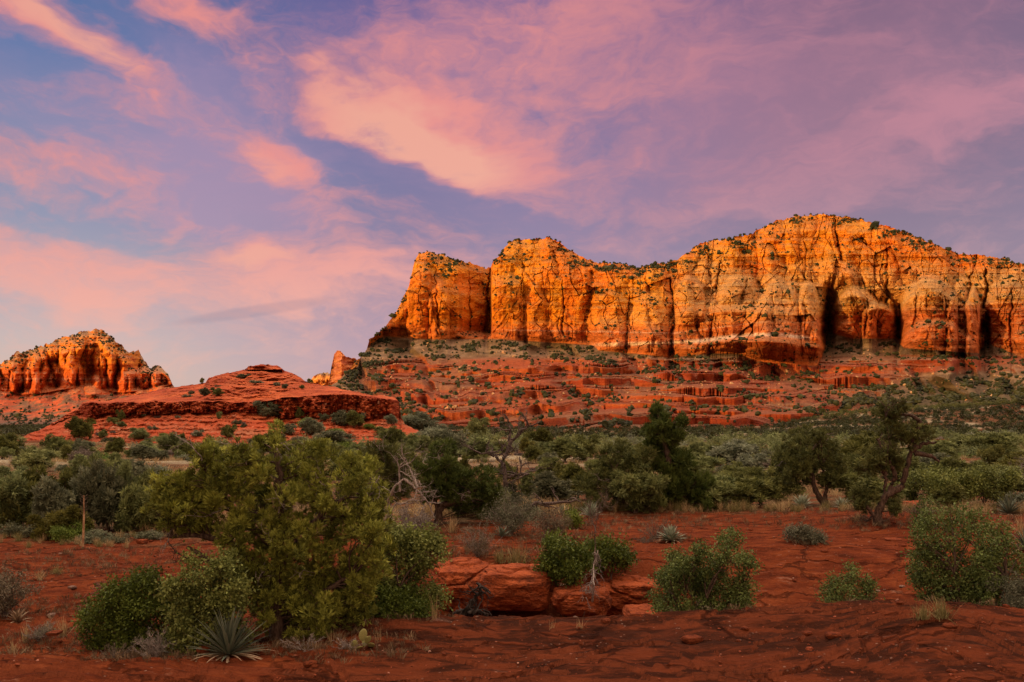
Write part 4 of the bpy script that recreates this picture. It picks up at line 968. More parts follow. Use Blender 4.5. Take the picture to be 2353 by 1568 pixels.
def put_tree(k, loc, h, w, rz, var, zone, parts=True, lean=0.0):
    nm, shape, lm, cat = KINDS[k]; tr, cr = get_proto(shape, var, lm, B_BARK)
    root = bpy.data.objects.new(nm, None); link(root); root.location = loc; root.rotation_euler = (lean, lean * .5, rz); root.scale = (w, w, h)
    props(root, NAMELAB[zone][k], cat, nm.replace('_', ' ') + 's ' + GRP[zone] + (' ' + k if k in 'op' else ''))
    child('trunk', tr, root) if nm.endswith(('tree', 'juniper')) else child('stems', tr, root)
    if k == 'd': root.children[0].data = root.children[0].data; return root
    child('crown' if nm.endswith(('tree', 'juniper')) else 'foliage', cr, root); return root
_dd = np.geomspace(6, 1400, 900)
def d_of(X, Y):
    """forward distance at which the ground shows at (X, Y)"""
    xs = (X - XC) / F * _dd; z = ground_z(xs, _dd); Yp = YH + (CAMZ - z) / _dd * F
    run = np.minimum.accumulate(Yp); i = np.argmax(run <= Y)
    return float(_dd[i]) if run[i] <= Y else 400.0
# trees one can tell apart: (X, foot Y, height, width, kind)
TREES = [
 (20, 1222, 130, 120, 'j'), (75, 1215, 150, 120, 'j'), (120, 1228, 140, 90, 'G'), (150, 1205, 130, 90, 'c'), (205, 1218, 150, 90, 'G'), (250, 1222, 165, 95, 'G'), (290, 1218, 160, 90, 'c'), (330, 1224, 150, 90, 'j'), (365, 1222, 120, 90, 'j'), (170, 1238, 80, 80, 'o'), (60, 1235, 60, 80, 'g'),
 (165, 1242, 60, 70, 'b'), (108, 1240, 60, 60, 'o'), (212, 1243, 40, 90, 'g'), (255, 1244, 34, 90, 'g'), (350, 1238, 34, 70, 'g'), (230, 1130, 90, 70, 'j'), (180, 1110, 70, 60, 'j'), (40, 1140, 70, 70, 'j'), (350, 1110, 60, 80, 'g'), (300, 1130, 70, 70, 'G'),
 (215, 1085, 50, 44, 'b'), (250, 1078, 34, 60, 'b'), (268, 1095, 40, 50, 'b'), (75, 1085, 60, 80, 'o'), (130, 1050, 52, 54, 'j'), (150, 1062, 42, 36, 'o'), (20, 1045, 50, 60, 'j'), (120, 1050, 26, 40, 'g'), (185, 1012, 52, 52, 'j'), (195, 1075, 60, 60, 's'), (330, 1060, 40, 60, 'G'), (395, 1040, 46, 60, 'j'), (425, 1052, 36, 40, 'j'), (455, 1060, 24, 80, 'g'),
 (840, 1150, 110, 130, 'j'), (880, 1120, 90, 110, 'p'), (930, 1105, 70, 90, 'j'), (1000, 1035, 60, 70, 'G'), (960, 1000, 52, 90, 'G'), (910, 1040, 60, 60, 'j'), (1050, 1050, 46, 70, 'G'), (1100, 1062, 60, 90, 'j'), (1095, 1010, 50, 50, 'o'), (1245, 1034, 50, 60, 'j'), (1300, 1062, 60, 80, 'j'), (1225, 1065, 44, 50, 'j'),
 (1340, 1058, 60, 60, 'j'), (1260, 1110, 60, 60, 'j'), (1215, 1150, 70, 60, 'c'), (1270, 1160, 80, 110, 'G'), (1330, 1150, 90, 90, 'j'), (1160, 1175, 70, 80, 'G'), (1190, 1195, 70, 90, 'g'), (1120, 1190, 90, 100, 'j'), (1060, 1185, 80, 80, 'j'),
 (1460, 1180, 110, 110, 'p'), (1455, 1090, 70, 60, 'p'), (1640, 1060, 40, 80, 'j'), (1680, 1070, 60, 90, 'G'), (1740, 1076, 44, 70, 's'), (1650, 1150, 40, 60, 'b'), (1700, 1165, 80, 100, 'j'), (1750, 1160, 90, 100, 'j'), (1790, 1150, 80, 90, 'o'), (1720, 1100, 60, 70, 'G'), (1820, 1100, 80, 90, 'j'), (1980, 1080, 90, 110, 'j'), (1950, 1130, 90, 100, 'j'),
 (1990, 1165, 70, 120, 'j'), (2080, 1120, 80, 100, 'j'), (2150, 1060, 50, 110, 'j'), (2160, 1100, 60, 90, 'G'), (2230, 1045, 50, 90, 'j'), (2290, 1050, 56, 90, 'j'), (2200, 1110, 60, 90, 'j'), (2270, 1120, 60, 100, 'j'), (2340, 1100, 60, 100, 'o'), (2310, 1140, 70, 110, 'j'), (2180, 1170, 60, 80, 'j'), (2340, 1160, 50, 90, 'g'),
 (1600, 1100, 60, 90, 'j'), (1560, 1170, 70, 90, 'j'), (1635, 1168, 90, 100, 'j'), (1400, 1100, 60, 90, 'j'), (1020, 1100, 60, 60, 's'), (690, 1040, 30, 80, 'g'), (720, 1050, 40, 60, 'b'), (760, 1030, 40, 90, 'G'), (800, 1040, 40, 80, 'b'), (850, 1050, 44, 70, 'g'), (700, 1075, 40, 70, 'j'), (790, 1072, 36, 80, 'j'), (650, 1062, 50, 60, 'j'), (640, 1035, 26, 50, 'g'),
]
rng = np.random.default_rng(11); occ = []
n_ind = 0
for (X, Y, h, w, k) in TREES:
    d = d_of(X, Y); x, y, _ = W(X, Y, d); s = d / F
    put_tree(k, (x, y, gz(x, y) - .03), h * s * 1.0, w * s * 1.15, rng.uniform(0, 6.28), int(rng.integers(0, 3)), 'near' if d < 60 else 'mid'); occ.append((x, y, w * s)); n_ind += 1
# scattered
occ_a = np.array(occ); cand = []
for _ in range(26000):
    d = 27 + (760 - 27) * rng.random() ** .62; X = rng.uniform(-330, 2700); x = (X - XC) / F * d; cand.append((x, d))
for _ in range(6000):
    d = rng.uniform(240, 780); X = rng.uniform(1750, 2600); cand.append(((X - XC) / F * d, d))
cand = np.array(cand); cx, cy = cand[:, 0], cand[:, 1]
dens = sst(-.5, .1, fbm(cx / 24, cy / 24, octv=4, seed=401)) * .8 + .2
Xc_ = XC + cx / cy * F
zc = ground_z(cx, cy); Yc_ = YH + (CAMZ - zc) / cy * F
keep = rng.random(len(cand)) < dens * np.clip(.26 + 0.62 * sst(30, 130, cy), 0, 1)
for (d0, xa, xb, w_) in [(53, -60, -14, 3.2), (53, -9, 2.0, 3.2), (92, 30, 60, 4), (180, -110, -6, 14), (135, -82, -28, 8), (67, -24, -8, 2.2), (110, -8, 12, 4), (108, 22, 54, 3)]: keep &= ~((np.abs(cy - d0 - 0.05 * cx) < w_) & (cx > xa) & (cx < xb))
keep &= ~((Xc_ < 1000) & (cy > 190) & (cy < 330) & (Xc_ > 60))
keep &= ~((Xc_ < 430) & (cy < 200) & (rng.random(len(cand)) < .55))
keep &= ~((cy < 45) & (np.abs(Xc_ - 1350) > 900) & (rng.random(len(cand)) < .3))
for (ox, oy, ow) in occ: keep &= (np.hypot(cx - ox, cy - oy) > ow * .45)
cand = cand[keep]; dist = np.hypot(cand[:, 0], cand[:, 1]); order = np.argsort(dist); cand = cand[order]
kk = rng.choice(list('jjjjoopcGGgggbbss'), len(cand)); kk[::9] = 'd'; kk[cand[:, 1] > 90] = np.where(np.isin(kk[cand[:, 1] > 90], ['d', 'c']), 'j', kk[cand[:, 1] > 90]); hh = rng.lognormal(.55, .33, len(cand)); hh = np.clip(hh, .7, 3.6) * np.where(np.isin(kk, list('gbs')), .62, 1.0)
hh *= .62 + .38 * sst(40, 160, cand[:, 1]); ww = hh * rng.uniform(.9, 1.45, len(cand)) * np.where(np.isin(kk, list('gbs')), 1.6, 1.0)
zz_ = ground_z(cand[:, 0], cand[:, 1]); inview = np.abs(XC + cand[:, 0] / cand[:, 1] * F - XC) < 1210
ind = np.where(inview)[0][:max(0, 400 - n_ind)]; isind = np.zeros(len(cand), bool); isind[ind] = True
for i in ind: put_tree(str(kk[i]), (cand[i, 0], cand[i, 1], zz_[i] - .05), hh[i], ww[i], rng.uniform(0, 6.28), int(rng.integers(0, 3)), 'near' if cand[i, 1] < 60 else 'mid')
rest = np.where(~isind)[0]
# the rest of the wood: one object of thousands of small crowns
def lowcrown(shape, var, nq):
    A, V, lv = proto_mesh(shape, {'round': 10, 'low': 40}[shape] + var); n = len(V) // 4; r = np.random.default_rng(3); s = r.permutation(n)[:nq]; Q = V.reshape(n, 4, 3)[s]; c = Q.mean(1, keepdims=True); return c + (Q - c) * 2.0, lv.reshape(n, 4)[s]
L_F = [leaf_mat('far_wood_' + n_, a_, b_, 0) for n_, a_, b_ in (('dark', (.014, .022, .008), (.085, .102, .034)), ('grey', (.024, .031, .018), (.115, .13, .075)), ('olive', (.02, .025, .007), (.115, .12, .032)), ('brown', (.05, .04, .03), (.15, .12, .09)), ('green', (.018, .036, .006), (.13, .19, .030)))]
def wood(name, idx, nq, grow, label, mats=None):
    Vs = []; Ls = []; Ms = []; mats = mats or [L_V1, L_V2, L_V4, L_V5, L_V3]; prot = {(s, v): lowcrown(s, v, nq) for s in ('round', 'low') for v in range(3)}
    for i in idx:
        k = kk[i]; low = k in 'gbs'; Q, l = prot[('low' if low else 'round', int(i) % 3)]; a = rng.uniform(0, 6.28); c_, s_ = cos(a), sin(a)
        V = Q.copy(); c = V.mean(1, keepdims=True); V = c + (V - c) * grow; x = V[..., 0] * c_ - V[..., 1] * s_; y = V[..., 0] * s_ + V[..., 1] * c_
        Vs.append(np.stack([x * ww[i] + cand[i, 0], y * ww[i] + cand[i, 1], V[..., 2] * hh[i] + zz_[i] - .1], -1).reshape(-1, 3)); Ls.append(np.clip(l * .6 + rng.random() * .4, 0, 1).ravel()); Ms.append(np.full(len(Q), {'j': 0, 'p': 0, 'c': 0, 'd': 3, 'o': 2, 'G': 1, 'g': 1, 's': 3, 'b': 4}[k]))
    V = np.concatenate(Vs); me = mesh_np(name, V, np.arange(len(V)).reshape(-1, 4), mats, False, {'lv': np.concatenate(Ls)}, np.concatenate(Ms)); o = link(bpy.data.objects.new(name, me)); props(o, label, 'woodland', kind='stuff')
r1 = rest[cand[rest, 1] < 260]; r2 = rest[cand[rest, 1] >= 260]
wood('woodland', r1, 260, 1.0, 'mixed juniper woodland covering the valley floor'); wood('distant_woodland', r2, 70, 1.9, 'far dark green woodland at the foot of the mountain', L_F)
print('trees', len(cand), len(r1), len(r2), 'individual', n_ind + len(ind))
# bushes on the butte
def on_grid(Pg, Xg, Yg, X, Y):
    j = int(np.argmin(np.abs(Xg[0] - X))); i = int(np.argmin(np.abs(Yg[:, j] - Y))); return Pg[i, j]
for (X, Y, h, w, k) in [(610, 955, 34, 52, 'G'), (640, 955, 20, 30, 'G'), (705, 980, 36, 50, 'b'), (690, 960, 26, 20, 'j'), (790, 978, 36, 50, 'G'), (815, 980, 38, 48, 'j'), (850, 985, 20, 44, 'b'), (278, 965, 24, 18, 'j'), (185, 1010, 52, 52, 'j'), (210, 975, 16, 20, 'o'), (322, 1008, 26, 44, 'j'), (527, 1005, 30, 32, 'j'), (505, 962, 18, 12, 'j'), (455, 1003, 16, 26, 'G'), (375, 1000, 10, 20, 'b'),
                       (500, 908, 18, 26, 'j'), (470, 905, 12, 20, 'G'), (440, 905, 12, 18, 'g'), (430, 912, 10, 20, 'g'), (464, 880, 13, 10, 'j'), (590, 880, 12, 30, 'g'), (560, 868, 10, 30, 'G'), (655, 892, 12, 14, 'G'), (712, 880, 12, 16, 'j'), (720, 1000, 40, 50, 'G'), (665, 998, 26, 34, 'G'), (770, 1000, 26, 60, 'b'), (880, 1000, 22, 50, 'j'), (640, 1010, 16, 30, 'G'), (690, 1015, 20, 40, 'g'), (410, 960, 9, 16, 'g'), (365, 960, 8, 18, 's'), (330, 955, 8, 12, 'g'), (250, 1015, 20, 26, 'g'), (420, 1010, 16, 16, 'j'), (590, 1020, 24, 40, 'g'), (560, 975, 9, 14, 's'), (230, 1000, 12, 16, 's'), (745, 965, 16, 22, 'G'), (835, 960, 20, 16, 'g'), (900, 975, 24, 30, 'G'), (640, 945, 9, 30, 's')]:
    p = on_grid(PB, XXB, YYB, X, Y); s = p[1] / F
    put_tree(k, (p[0], p[1] - .3, p[2] - .25), h * s * 1.05, w * s, rng.uniform(0, 6.28), int(rng.integers(0, 3)), 'butte')

rng = np.random.default_rng(19)
for _ in range(34):
    X = rng.uniform(190, 930); Y = rng.uniform(968, 1030) if rng.random() < .75 else rng.uniform(880, 912); p = on_grid(PB, XXB, YYB, X, Y)
    if Y < 914 and not (300 < X < 800): continue
    s_ = p[1] / F; h = rng.uniform(8, 22); put_tree(str(rng.choice(list('jjGggbs'))), (p[0], p[1] - .2, p[2] - .2), h * s_, h * s_ * rng.uniform(1.1, 1.7), rng.uniform(0, 6.28), int(rng.integers(0, 3)), 'butte')
wq = np.where(YYB > pl(BBOT, XXB) + 3, 1.0, .12) * (.1 + sst(0, .4, fbm(XXB / 20, YYB / 8, octv=3, seed=307))) * (XXB > 150) * (XXB < 930)
Pq, Nq, _ = sample_surface(PB, NB, wq, 1800, rng); Sq = rng.lognormal(-1.75, .55, len(Pq)); Pq[:, 2] += Sq * .3
mq = stone_mat('butte_rubble', (.22, .05, .02), (.40, .11, .04), (.46, .30, .2), .8)
o = link(bpy.data.objects.new('butte_rubble', blobs_mesh('butte_rubble', Pq, Sq, mq, rng, .3, .7))); props(o, 'fallen red blocks littering the apron of the butte', 'rubble', kind='stuff')

# ------------------------------------------------------------------ plants and rocks of the foreground
L_BUSH = leaf_mat('bush_leaf', (.022, .040, .008), (.20, .275, .062), .18, .5)
L_MTWIG = leaf_mat('small_brown_leaf', (.090, .075, .045), (.20, .175, .11), .1)
def conv(lst, sx, ox, oy): return [(x * sx + ox, y * sx + oy, r * sx) for (x, y, r) in lst]
big = [(850, 100, 60), (930, 140, 50), (800, 130, 40), (500, 240, 95), (560, 320, 100), (440, 210, 60), (740, 220, 100), (820, 320, 110), (700, 360, 100), (1150, 230, 110), (1220, 210, 90), (1080, 340, 120), (1200, 360, 110), (990, 310, 90), (180, 390, 90), (150, 500, 90), (300, 400, 80), (230, 550, 110), (360, 540, 120), (420, 450, 100),
       (1420, 340, 100), (1400, 290, 60), (1540, 470, 100), (1480, 430, 100), (1570, 560, 90), (600, 490, 120), (500, 600, 110), (420, 690, 90), (340, 640, 80), (720, 670, 90), (690, 790, 85), (800, 550, 110), (880, 690, 85), (960, 810, 120), (840, 830, 90), (1020, 730, 80), (1270, 610, 100), (1180, 700, 90), (1300, 760, 80), (1420, 610, 100),
       (1520, 680, 100), (1330, 540, 90), (720, 950, 90), (870, 980, 80), (960, 950, 80), (1130, 850, 100), (1250, 880, 90), (1050, 1080, 90), (1160, 1130, 110), (1290, 1130, 110), (1350, 1060, 80), (960, 1110, 90), (1000, 1230, 90), (1130, 1290, 90), (1180, 1350, 70), (1280, 1230, 100), (1400, 1200, 90), (1440, 970, 100), (1420, 1080, 90), (820, 1110, 100), (760, 1240, 100), (880, 1300, 90), (700, 1150, 80), (1240, 1380, 80), (1340, 1320, 90), (1440, 1300, 80), (1500, 1100, 90), (1560, 900, 80), (1600, 720, 90), (1620, 860, 80), (1580, 1020, 80), (1000, 1400, 80), (1080, 1420, 70), (840, 1400, 70), (1520, 1220, 80), (250, 470, 100), (200, 620, 90), (330, 480, 100), (480, 380, 110), (280, 650, 80), (430, 560, 120), (900, 1200, 120), (1100, 1240, 120), (1240, 1000, 120), (760, 1060, 110), (640, 720, 90), (1000, 480, 110), (930, 590, 100), (1120, 480, 100)]
hero('juniper_tree', 'large yellow green juniper, the biggest tree in the foreground, above the yucca', 'juniper', 640, 1470, 11.0, conv(big, .34, 321.7, 974.2), L_JUN, T_NEEDLE, .078, 2300, 101, .11, depth_spread=.65, back=1, dead=26, deadlen=.55, up=.8, fill=.3, twigs=5,
     trunk_pts=[[(640, 1480), (640, 1400), (632, 1300), (645, 1200), (640, 1100), (635, 1040)], [(636, 1360), (580, 1290), (520, 1240), (450, 1230), (385, 1235)], [(634, 1310), (700, 1240), (740, 1180), (800, 1140)], [(640, 1390), (560, 1340), (480, 1290), (430, 1255)], [(640, 1260), (560, 1200), (490, 1130)], [(640, 1400), (720, 1370), (800, 1330)]])
hero('leafy_shrub', 'pale green round leaved shrub in front of the large juniper', 'shrub', 485, 1440, 10.2, [(455, 1330, 32), (500, 1318, 30), (535, 1345, 28), (428, 1362, 30), (480, 1372, 36), (540, 1388, 28), (515, 1298, 12), (440, 1395, 26), (500, 1400, 30), (400, 1350, 14)], L_BROAD, T_SMALL, .075, 1800, 102, .03, depth_spread=.25, stems=6, parts=('stems', 'foliage'))
hero('leafy_shrub', 'dark green low shrub sprawling left of the pale leaved shrub', 'shrub', 300, 1438, 10.7, [(352, 1335, 26), (322, 1350, 28), (292, 1350, 24), (262, 1368, 28), (232, 1392, 28), (205, 1418, 20), (372, 1370, 28), (300, 1385, 32), (340, 1392, 28), (255, 1408, 26), (390, 1390, 26), (290, 1412, 24)], L_DARKB, T_SMALL, .07, 1900, 103, .025, depth_spread=.3, stems=6, parts=('stems', 'foliage'))
hero('leafy_shrub', 'bright green leafy shrub at the right side of the large juniper', 'shrub', 940, 1375, 12.4, [(960, 1240, 34), (920, 1262, 34), (988, 1268, 26), (902, 1228, 18), (940, 1290, 34), (892, 1292, 28), (968, 1298, 24), (870, 1250, 26), (900, 1330, 30), (1000, 1255, 12)], L_BROAD, T_SMALL, .085, 1500, 104, .04, depth_spread=.35, stems=4, parts=('stems', 'foliage'))
hero('leafy_shrub', 'dark green shrub low in the hollow beneath the large juniper', 'shrub', 910, 1430, 12.0, [(880, 1375, 28), (915, 1382, 30), (950, 1385, 26), (975, 1395, 20), (860, 1400, 24), (930, 1405, 24), (840, 1370, 26), (800, 1400, 28), (830, 1420, 22)], L_DARKB, T_SMALL, .075, 1500, 105, .03, depth_spread=.3, stems=4, parts=('stems', 'foliage'))
hero('leafy_shrub', 'dark green shrub on the lip of the hollow above the red boulder', 'shrub', 1290, 1352, 15.6, [(1262, 1262, 22), (1295, 1265, 22), (1325, 1275, 22), (1250, 1290, 22), (1285, 1295, 26), (1320, 1305, 24), (1272, 1315, 20), (1305, 1322, 20), (1340, 1290, 16)], L_DARKB, T_SMALL, .10, 1300, 106, .03, depth_spread=.3, stems=5, parts=('stems', 'foliage'))
hero('leafy_shrub', 'dark green shrub right of the bare stalk on the rim of the hollow', 'shrub', 1400, 1300, 16.2, [(1370, 1262, 18), (1400, 1258, 20), (1425, 1268, 16), (1390, 1285, 18), (1420, 1288, 16), (1440, 1285, 10), (1360, 1285, 18)], L_DARKB, T_SMALL, .10, 1300, 107, .03, depth_spread=.25, stems=4, parts=('stems', 'foliage'))
hero('leafy_shrub', 'tall ragged green bush rising out of the hollow behind the slab', 'shrub', 1620, 1460, 12.7, [(1690, 1245, 18), (1680, 1275, 24), (1712, 1298, 24), (1602, 1275, 16), (1560, 1290, 16), (1532, 1325, 20), (1582, 1330, 28), (1640, 1325, 28), (1690, 1340, 32), (1545, 1370, 32), (1610, 1372, 36), (1670, 1380, 34), (1712, 1365, 24), (1630, 1410, 30), (1570, 1405, 26), (1700, 1400, 24), (1520, 1395, 18), (1650, 1300, 24), (1600, 1310, 24), (1560, 1330, 26), (1630, 1350, 34), (1590, 1350, 30)], L_BUSH, T_SMALL, .075, 950, 108, .04, depth_spread=.35, stems=9, parts=('stems', 'foliage'), up=1.2)
hero('leafy_shrub', 'small thin green bush in the hollow at the slab edge', 'shrub', 1960, 1455, 12.4, [(1930, 1345, 16), (1970, 1335, 18), (2000, 1350, 14), (1915, 1375, 18), (1955, 1375, 22), (1995, 1385, 18), (2015, 1400, 14), (1940, 1405, 22), (1980, 1412, 20)], L_BUSH, T_SMALL, .065, 1200, 109, .02, depth_spread=.25, stems=9, parts=('stems', 'foliage'), up=1.2)
hero('leafy_shrub', 'tallest broad green bush, standing at the right beside the hollow', 'shrub', 2230, 1405, 12.9, [(2150, 1205, 20), (2200, 1190, 24), (2245, 1200, 22), (2290, 1218, 20), (2130, 1240, 22), (2175, 1240, 30), (2225, 1240, 30), (2275, 1250, 30), (2320, 1262, 28), (2140, 1290, 28), (2190, 1290, 34), (2240, 1300, 34), (2290, 1300, 32), (2335, 1312, 28), (2150, 1338, 26), (2200, 1342, 32), (2250, 1350, 32), (2300, 1350, 32), (2220, 1382, 24), (2280, 1385, 24), (2340, 1360, 26)], L_BUSH, T_SMALL, .08, 1050, 110, .05, depth_spread=.55, stems=7, parts=('stems', 'foliage'))
hero('sagebrush', 'grey green bush cut by the right edge below the tallest bush', 'shrub', 2345, 1415, 12.2, [(2330, 1365, 24), (2360, 1350, 30), (2350, 1390, 24), (2390, 1370, 30)], L_GREY, T_SMALL, .05, 2200, 111, .02, depth_spread=.2, stems=6, parts=('stems', 'foliage'))
hero('sagebrush', 'round grey green bush alone on the red clearing', 'shrub', 1858, 1250, d_of(1858, 1248), [(1850, 1222, 15), (1835, 1236, 14), (1870, 1234, 15), (1888, 1242, 9), (1856, 1242, 14), (1828, 1226, 7)], L_GREY, T_SMALL, .08, 1500, 112, .015, depth_spread=.25, stems=6, parts=('stems', 'foliage'))
hero('leafy_shrub', 'tiny bright green bush by the fallen log', 'shrub', 1316, 1206, 22.0, [(1310, 1196, 10), (1322, 1198, 9), (1316, 1190, 8)], L_BRIGHT, T_SMALL, .10, 1600, 113, .012, depth_spread=.15, stems=4, parts=('stems', 'foliage'))
yj = conv([(1500 - 40, 760, 80), (1600, 760, 90), (1700, 720, 80), (1560, 830, 80), (1680, 830, 90), (1820, 760, 80), (1920, 730, 80), (1950, 790, 70), (1860, 830, 80), (2060, 730, 80), (2150, 760, 80), (2200, 720, 70), (2080, 820, 80)], .2734, 1709.5, 900.7)
hero('leafy_shrub', 'yellow green leafy bush left in the pair behind the twisted juniper', 'shrub', 2170, 1165, d_of(2170, 1163), [b for b in yj if b[0] < 2205], L_BROAD, T_SMALL, .15, 900, 114, .04, depth_spread=.6, stems=4, parts=('stems', 'foliage'))
hero('leafy_shrub', 'yellow green leafy bush right in the pair behind the twisted juniper', 'shrub', 2260, 1165, d_of(2260, 1163), [b for b in yj if b[0] >= 2205], L_BROAD, T_SMALL, .15, 900, 115, .04, depth_spread=.6, stems=4, parts=('stems', 'foliage'))
# trees round the clearing
hero('juniper_tree', 'juniper with gnarled curving trunk in the middle of the thicket', 'juniper', 1008, 1205, 22.6, [(1010, 1042, 24), (1012, 1062, 30), (998, 1085, 34), (1030, 1082, 32), (1048, 1108, 26), (990, 1112, 28), (1020, 1115, 30), (1062, 1132, 24), (1108, 1105, 26), (1128, 1122, 22), (1135, 1148, 22), (1020, 1142, 24), (1100, 1168, 24), (985, 1140, 20), (1075, 1100, 18), (1120, 1180, 20), (1060, 1165, 20)],
     L_PINE, T_NEEDLE, .15, 620, 121, .12, depth_spread=.5, dead=8, deadlen=.7, trunk_pts=[[(1010, 1212), (1006, 1180), (1012, 1162), (1040, 1155), (1068, 1145), (1082, 1128), (1105, 1120)], [(1008, 1175), (1000, 1150), (1008, 1110), (1010, 1060)]])
hero('pine_tree', 'tall dark green pine rising above everything in the middle thicket', 'pine tree', 1555, 1178, 26.4, [(1512, 940, 9), (1513, 955, 14), (1518, 975, 18), (1506, 995, 19), (1545, 985, 11), (1530, 1005, 19), (1512, 1025, 24), (1548, 1028, 21), (1518, 1055, 28), (1555, 1062, 27), (1528, 1090, 34), (1570, 1098, 30), (1540, 1125, 36), (1590, 1128, 32), (1618, 1125, 22), (1528, 1155, 30), (1575, 1158, 32), (1618, 1155, 24), (1500, 1130, 22), (1565, 970, 8), (1548, 1010, 18)],
     L_PINE, T_NEEDLE, .18, 700, 122, .14, depth_spread=.7, up=.9, trunk_pts=[[(1555, 1180), (1545, 1100), (1525, 1010), (1512, 945)]], fill=.45)
hero('juniper_tree', 'airy olive juniper spreading left of the tall dark pine', 'juniper', 1430, 1180, 26.0, [(1395, 1052, 22), (1432, 1040, 24), (1472, 1058, 26), (1412, 1085, 26), (1462, 1095, 30), (1498, 1120, 26), (1435, 1128, 26), (1492, 1155, 26), (1380, 1100, 20), (1395, 1135, 22), (1450, 1160, 20), (1350, 1120, 22), (1360, 1150, 22)],
     L_JUND, T_NEEDLE, .16, 480, 123, .10, depth_spread=.7, dead=6, trunk_pts=[[(1428, 1182), (1432, 1150), (1420, 1120), (1410, 1080)], [(1430, 1150), (1460, 1120), (1475, 1080)]])
hero('juniper_tree', 'round crowned olive juniper with bare leaning double trunk behind the agaves', 'juniper', 1898, 1162, 27.8, [(1850, 1008, 20), (1880, 1003, 22), (1828, 1032, 26), (1875, 1033, 32), (1915, 1038, 24), (1838, 1066, 32), (1885, 1068, 32), (1925, 1072, 24), (1848, 1096, 26), (1900, 1098, 20), (1815, 1062, 18), (1820, 1092, 16)],
     L_JUND, T_NEEDLE, .17, 620, 124, .13, depth_spread=.9, dead=10, trunk_pts=[[(1900, 1164), (1885, 1145), (1870, 1120), (1868, 1080)], [(1900, 1164), (1895, 1140), (1905, 1110), (1890, 1070)]])
tw = conv([(1200, 160, 60), (1270, 150, 65), (1240, 210, 55), (1290, 320, 80), (1370, 340, 95), (1460, 350, 75), (1540, 345, 50), (1410, 400, 70), (1300, 390, 60), (1060, 570, 85), (1160, 530, 85), (1130, 610, 65), (1040, 640, 50), (1280, 610, 45), (1210, 470, 50), (1000, 880, 62), (1060, 890, 46), (1030, 950, 48), (985, 940, 36), (1275, 950, 42), (1250, 990, 28)], .2734, 1709.5, 900.7)
T2 = lambda L: [(x * .2734 + 1709.5, y * .2734 + 900.7) for x, y in L]
TW = hero('juniper_tree', 'twisted juniper with snaking bare trunk leaning over the red clearing', 'juniper', 2018, 1217, 21.4, tw, L_JUND, T_NEEDLE, .125, 620, 125, .12, depth_spread=.35, dead=14, deadlen=.8, fill=.35,
     trunk_pts=[T2([(1130, 1155), (1118, 1050), (1160, 930), (1220, 850), (1330, 800), (1365, 650), (1400, 500), (1450, 430)]), T2([(1220, 850), (1275, 730), (1240, 620), (1180, 500), (1120, 390)]), T2([(1400, 500), (1500, 440), (1620, 420)]), T2([(1430, 520), (1560, 530), (1640, 590)]), T2([(1400, 420), (1480, 250), (1400, 190), (1290, 190)]), T2([(1175, 650), (1190, 720), (1185, 850)]), T2([(1140, 1080), (1060, 1000), (1020, 900)])], dead_mat=B_BARK)
hero('juniper_tree', 'dark juniper with grey twigs standing just behind the large juniper', 'juniper', 850, 1190, 21.0, [(840, 1050, 26), (880, 1040, 26), (905, 1065, 26), (850, 1085, 30), (890, 1095, 30), (925, 1090, 22), (860, 1120, 30), (900, 1130, 28), (820, 1080, 24), (930, 1120, 20), (870, 1150, 26)], L_JUND, T_NEEDLE, .14, 700, 126, .09, depth_spread=.7, dead=14, deadlen=.9)
# a dead tree and heaps of weathered branches
def deadwood(name, label, cat, X, Yb, d, paths, r, mat, seed, tw_=10, L=.8, depth=2, spread=.9, up=.1, group=None):
    rng = np.random.default_rng(seed); bx, by, _ = W(X, Yb, d); bz = gz(bx, by) - .03; root = bpy.data.objects.new(name, None); link(root); root.location = (bx, by, bz); props(root, label, cat, group)
    A = Acc(); B2 = Acc(); o = np.array([bx, by, bz]); allp = []
    for i, p in enumerate(paths):
        mp = np.array([np.array(W(a, b, d)) - o + np.array([0, rng.normal(0, .12), 0]) for a, b in p]); tt = np.linspace(0, len(mp) - 1, 4 * len(mp)); mp = np.stack([np.interp(tt, np.arange(len(mp)), mp[:, q]) for q in range(3)], -1); mp += rng.normal(0, r * .25, mp.shape)
        A.tube(mp, np.linspace(r if i == 0 else r * .55, r * .15, len(mp)), 7, rng, .15); allp.append(mp)
    al = np.concatenate(allp)
    for _ in range(tw_): branchy(B2, al[rng.integers(len(al) // 4, len(al))], unit(rng.normal(size=3) + np.array([0, -.2, up])), L * rng.uniform(.4, 1), r * .28, depth, rng, .28, 3, up, 4, spread)
    child('trunk', A.mesh(name + '_trunk', mat), root); child('branches', B2.mesh(name + '_branches', mat), root); return root
B_DGREY = bark_mat('dark_dead_bark', (.045, .035, .032), (.17, .135, .12), 40)
deadwood('dead_tree', 'bare dark dead tree leaning right above the thicket', 'dead tree', 1166, 1205, 25.5, [[(1168, 1205), (1160, 1150), (1162, 1105), (1155, 1060), (1180, 1010), (1205, 985), (1240, 970)], [(1158, 1070), (1140, 1050), (1120, 1040), (1100, 1045)], [(1170, 1020), (1172, 990), (1165, 965)], [(1160, 1100), (1190, 1090), (1215, 1088)]], .10, B_DGREY, 131, 22, .9, 2)
deadwood('fallen_branches', 'tangle of pale curved dead branches left of the gnarled juniper', 'dead wood', 920, 1205, 20.5, [[(900, 1200), (890, 1160), (905, 1120), (930, 1100), (955, 1115)], [(930, 1100), (960, 1125), (985, 1165), (1000, 1190)], [(885, 1190), (910, 1160), (950, 1150), (980, 1165)], [(920, 1130), (915, 1080), (930, 1060)], [(960, 1120), (940, 1080), (925, 1050)]], .055, B_GREY, 132, 22, .6, 2)
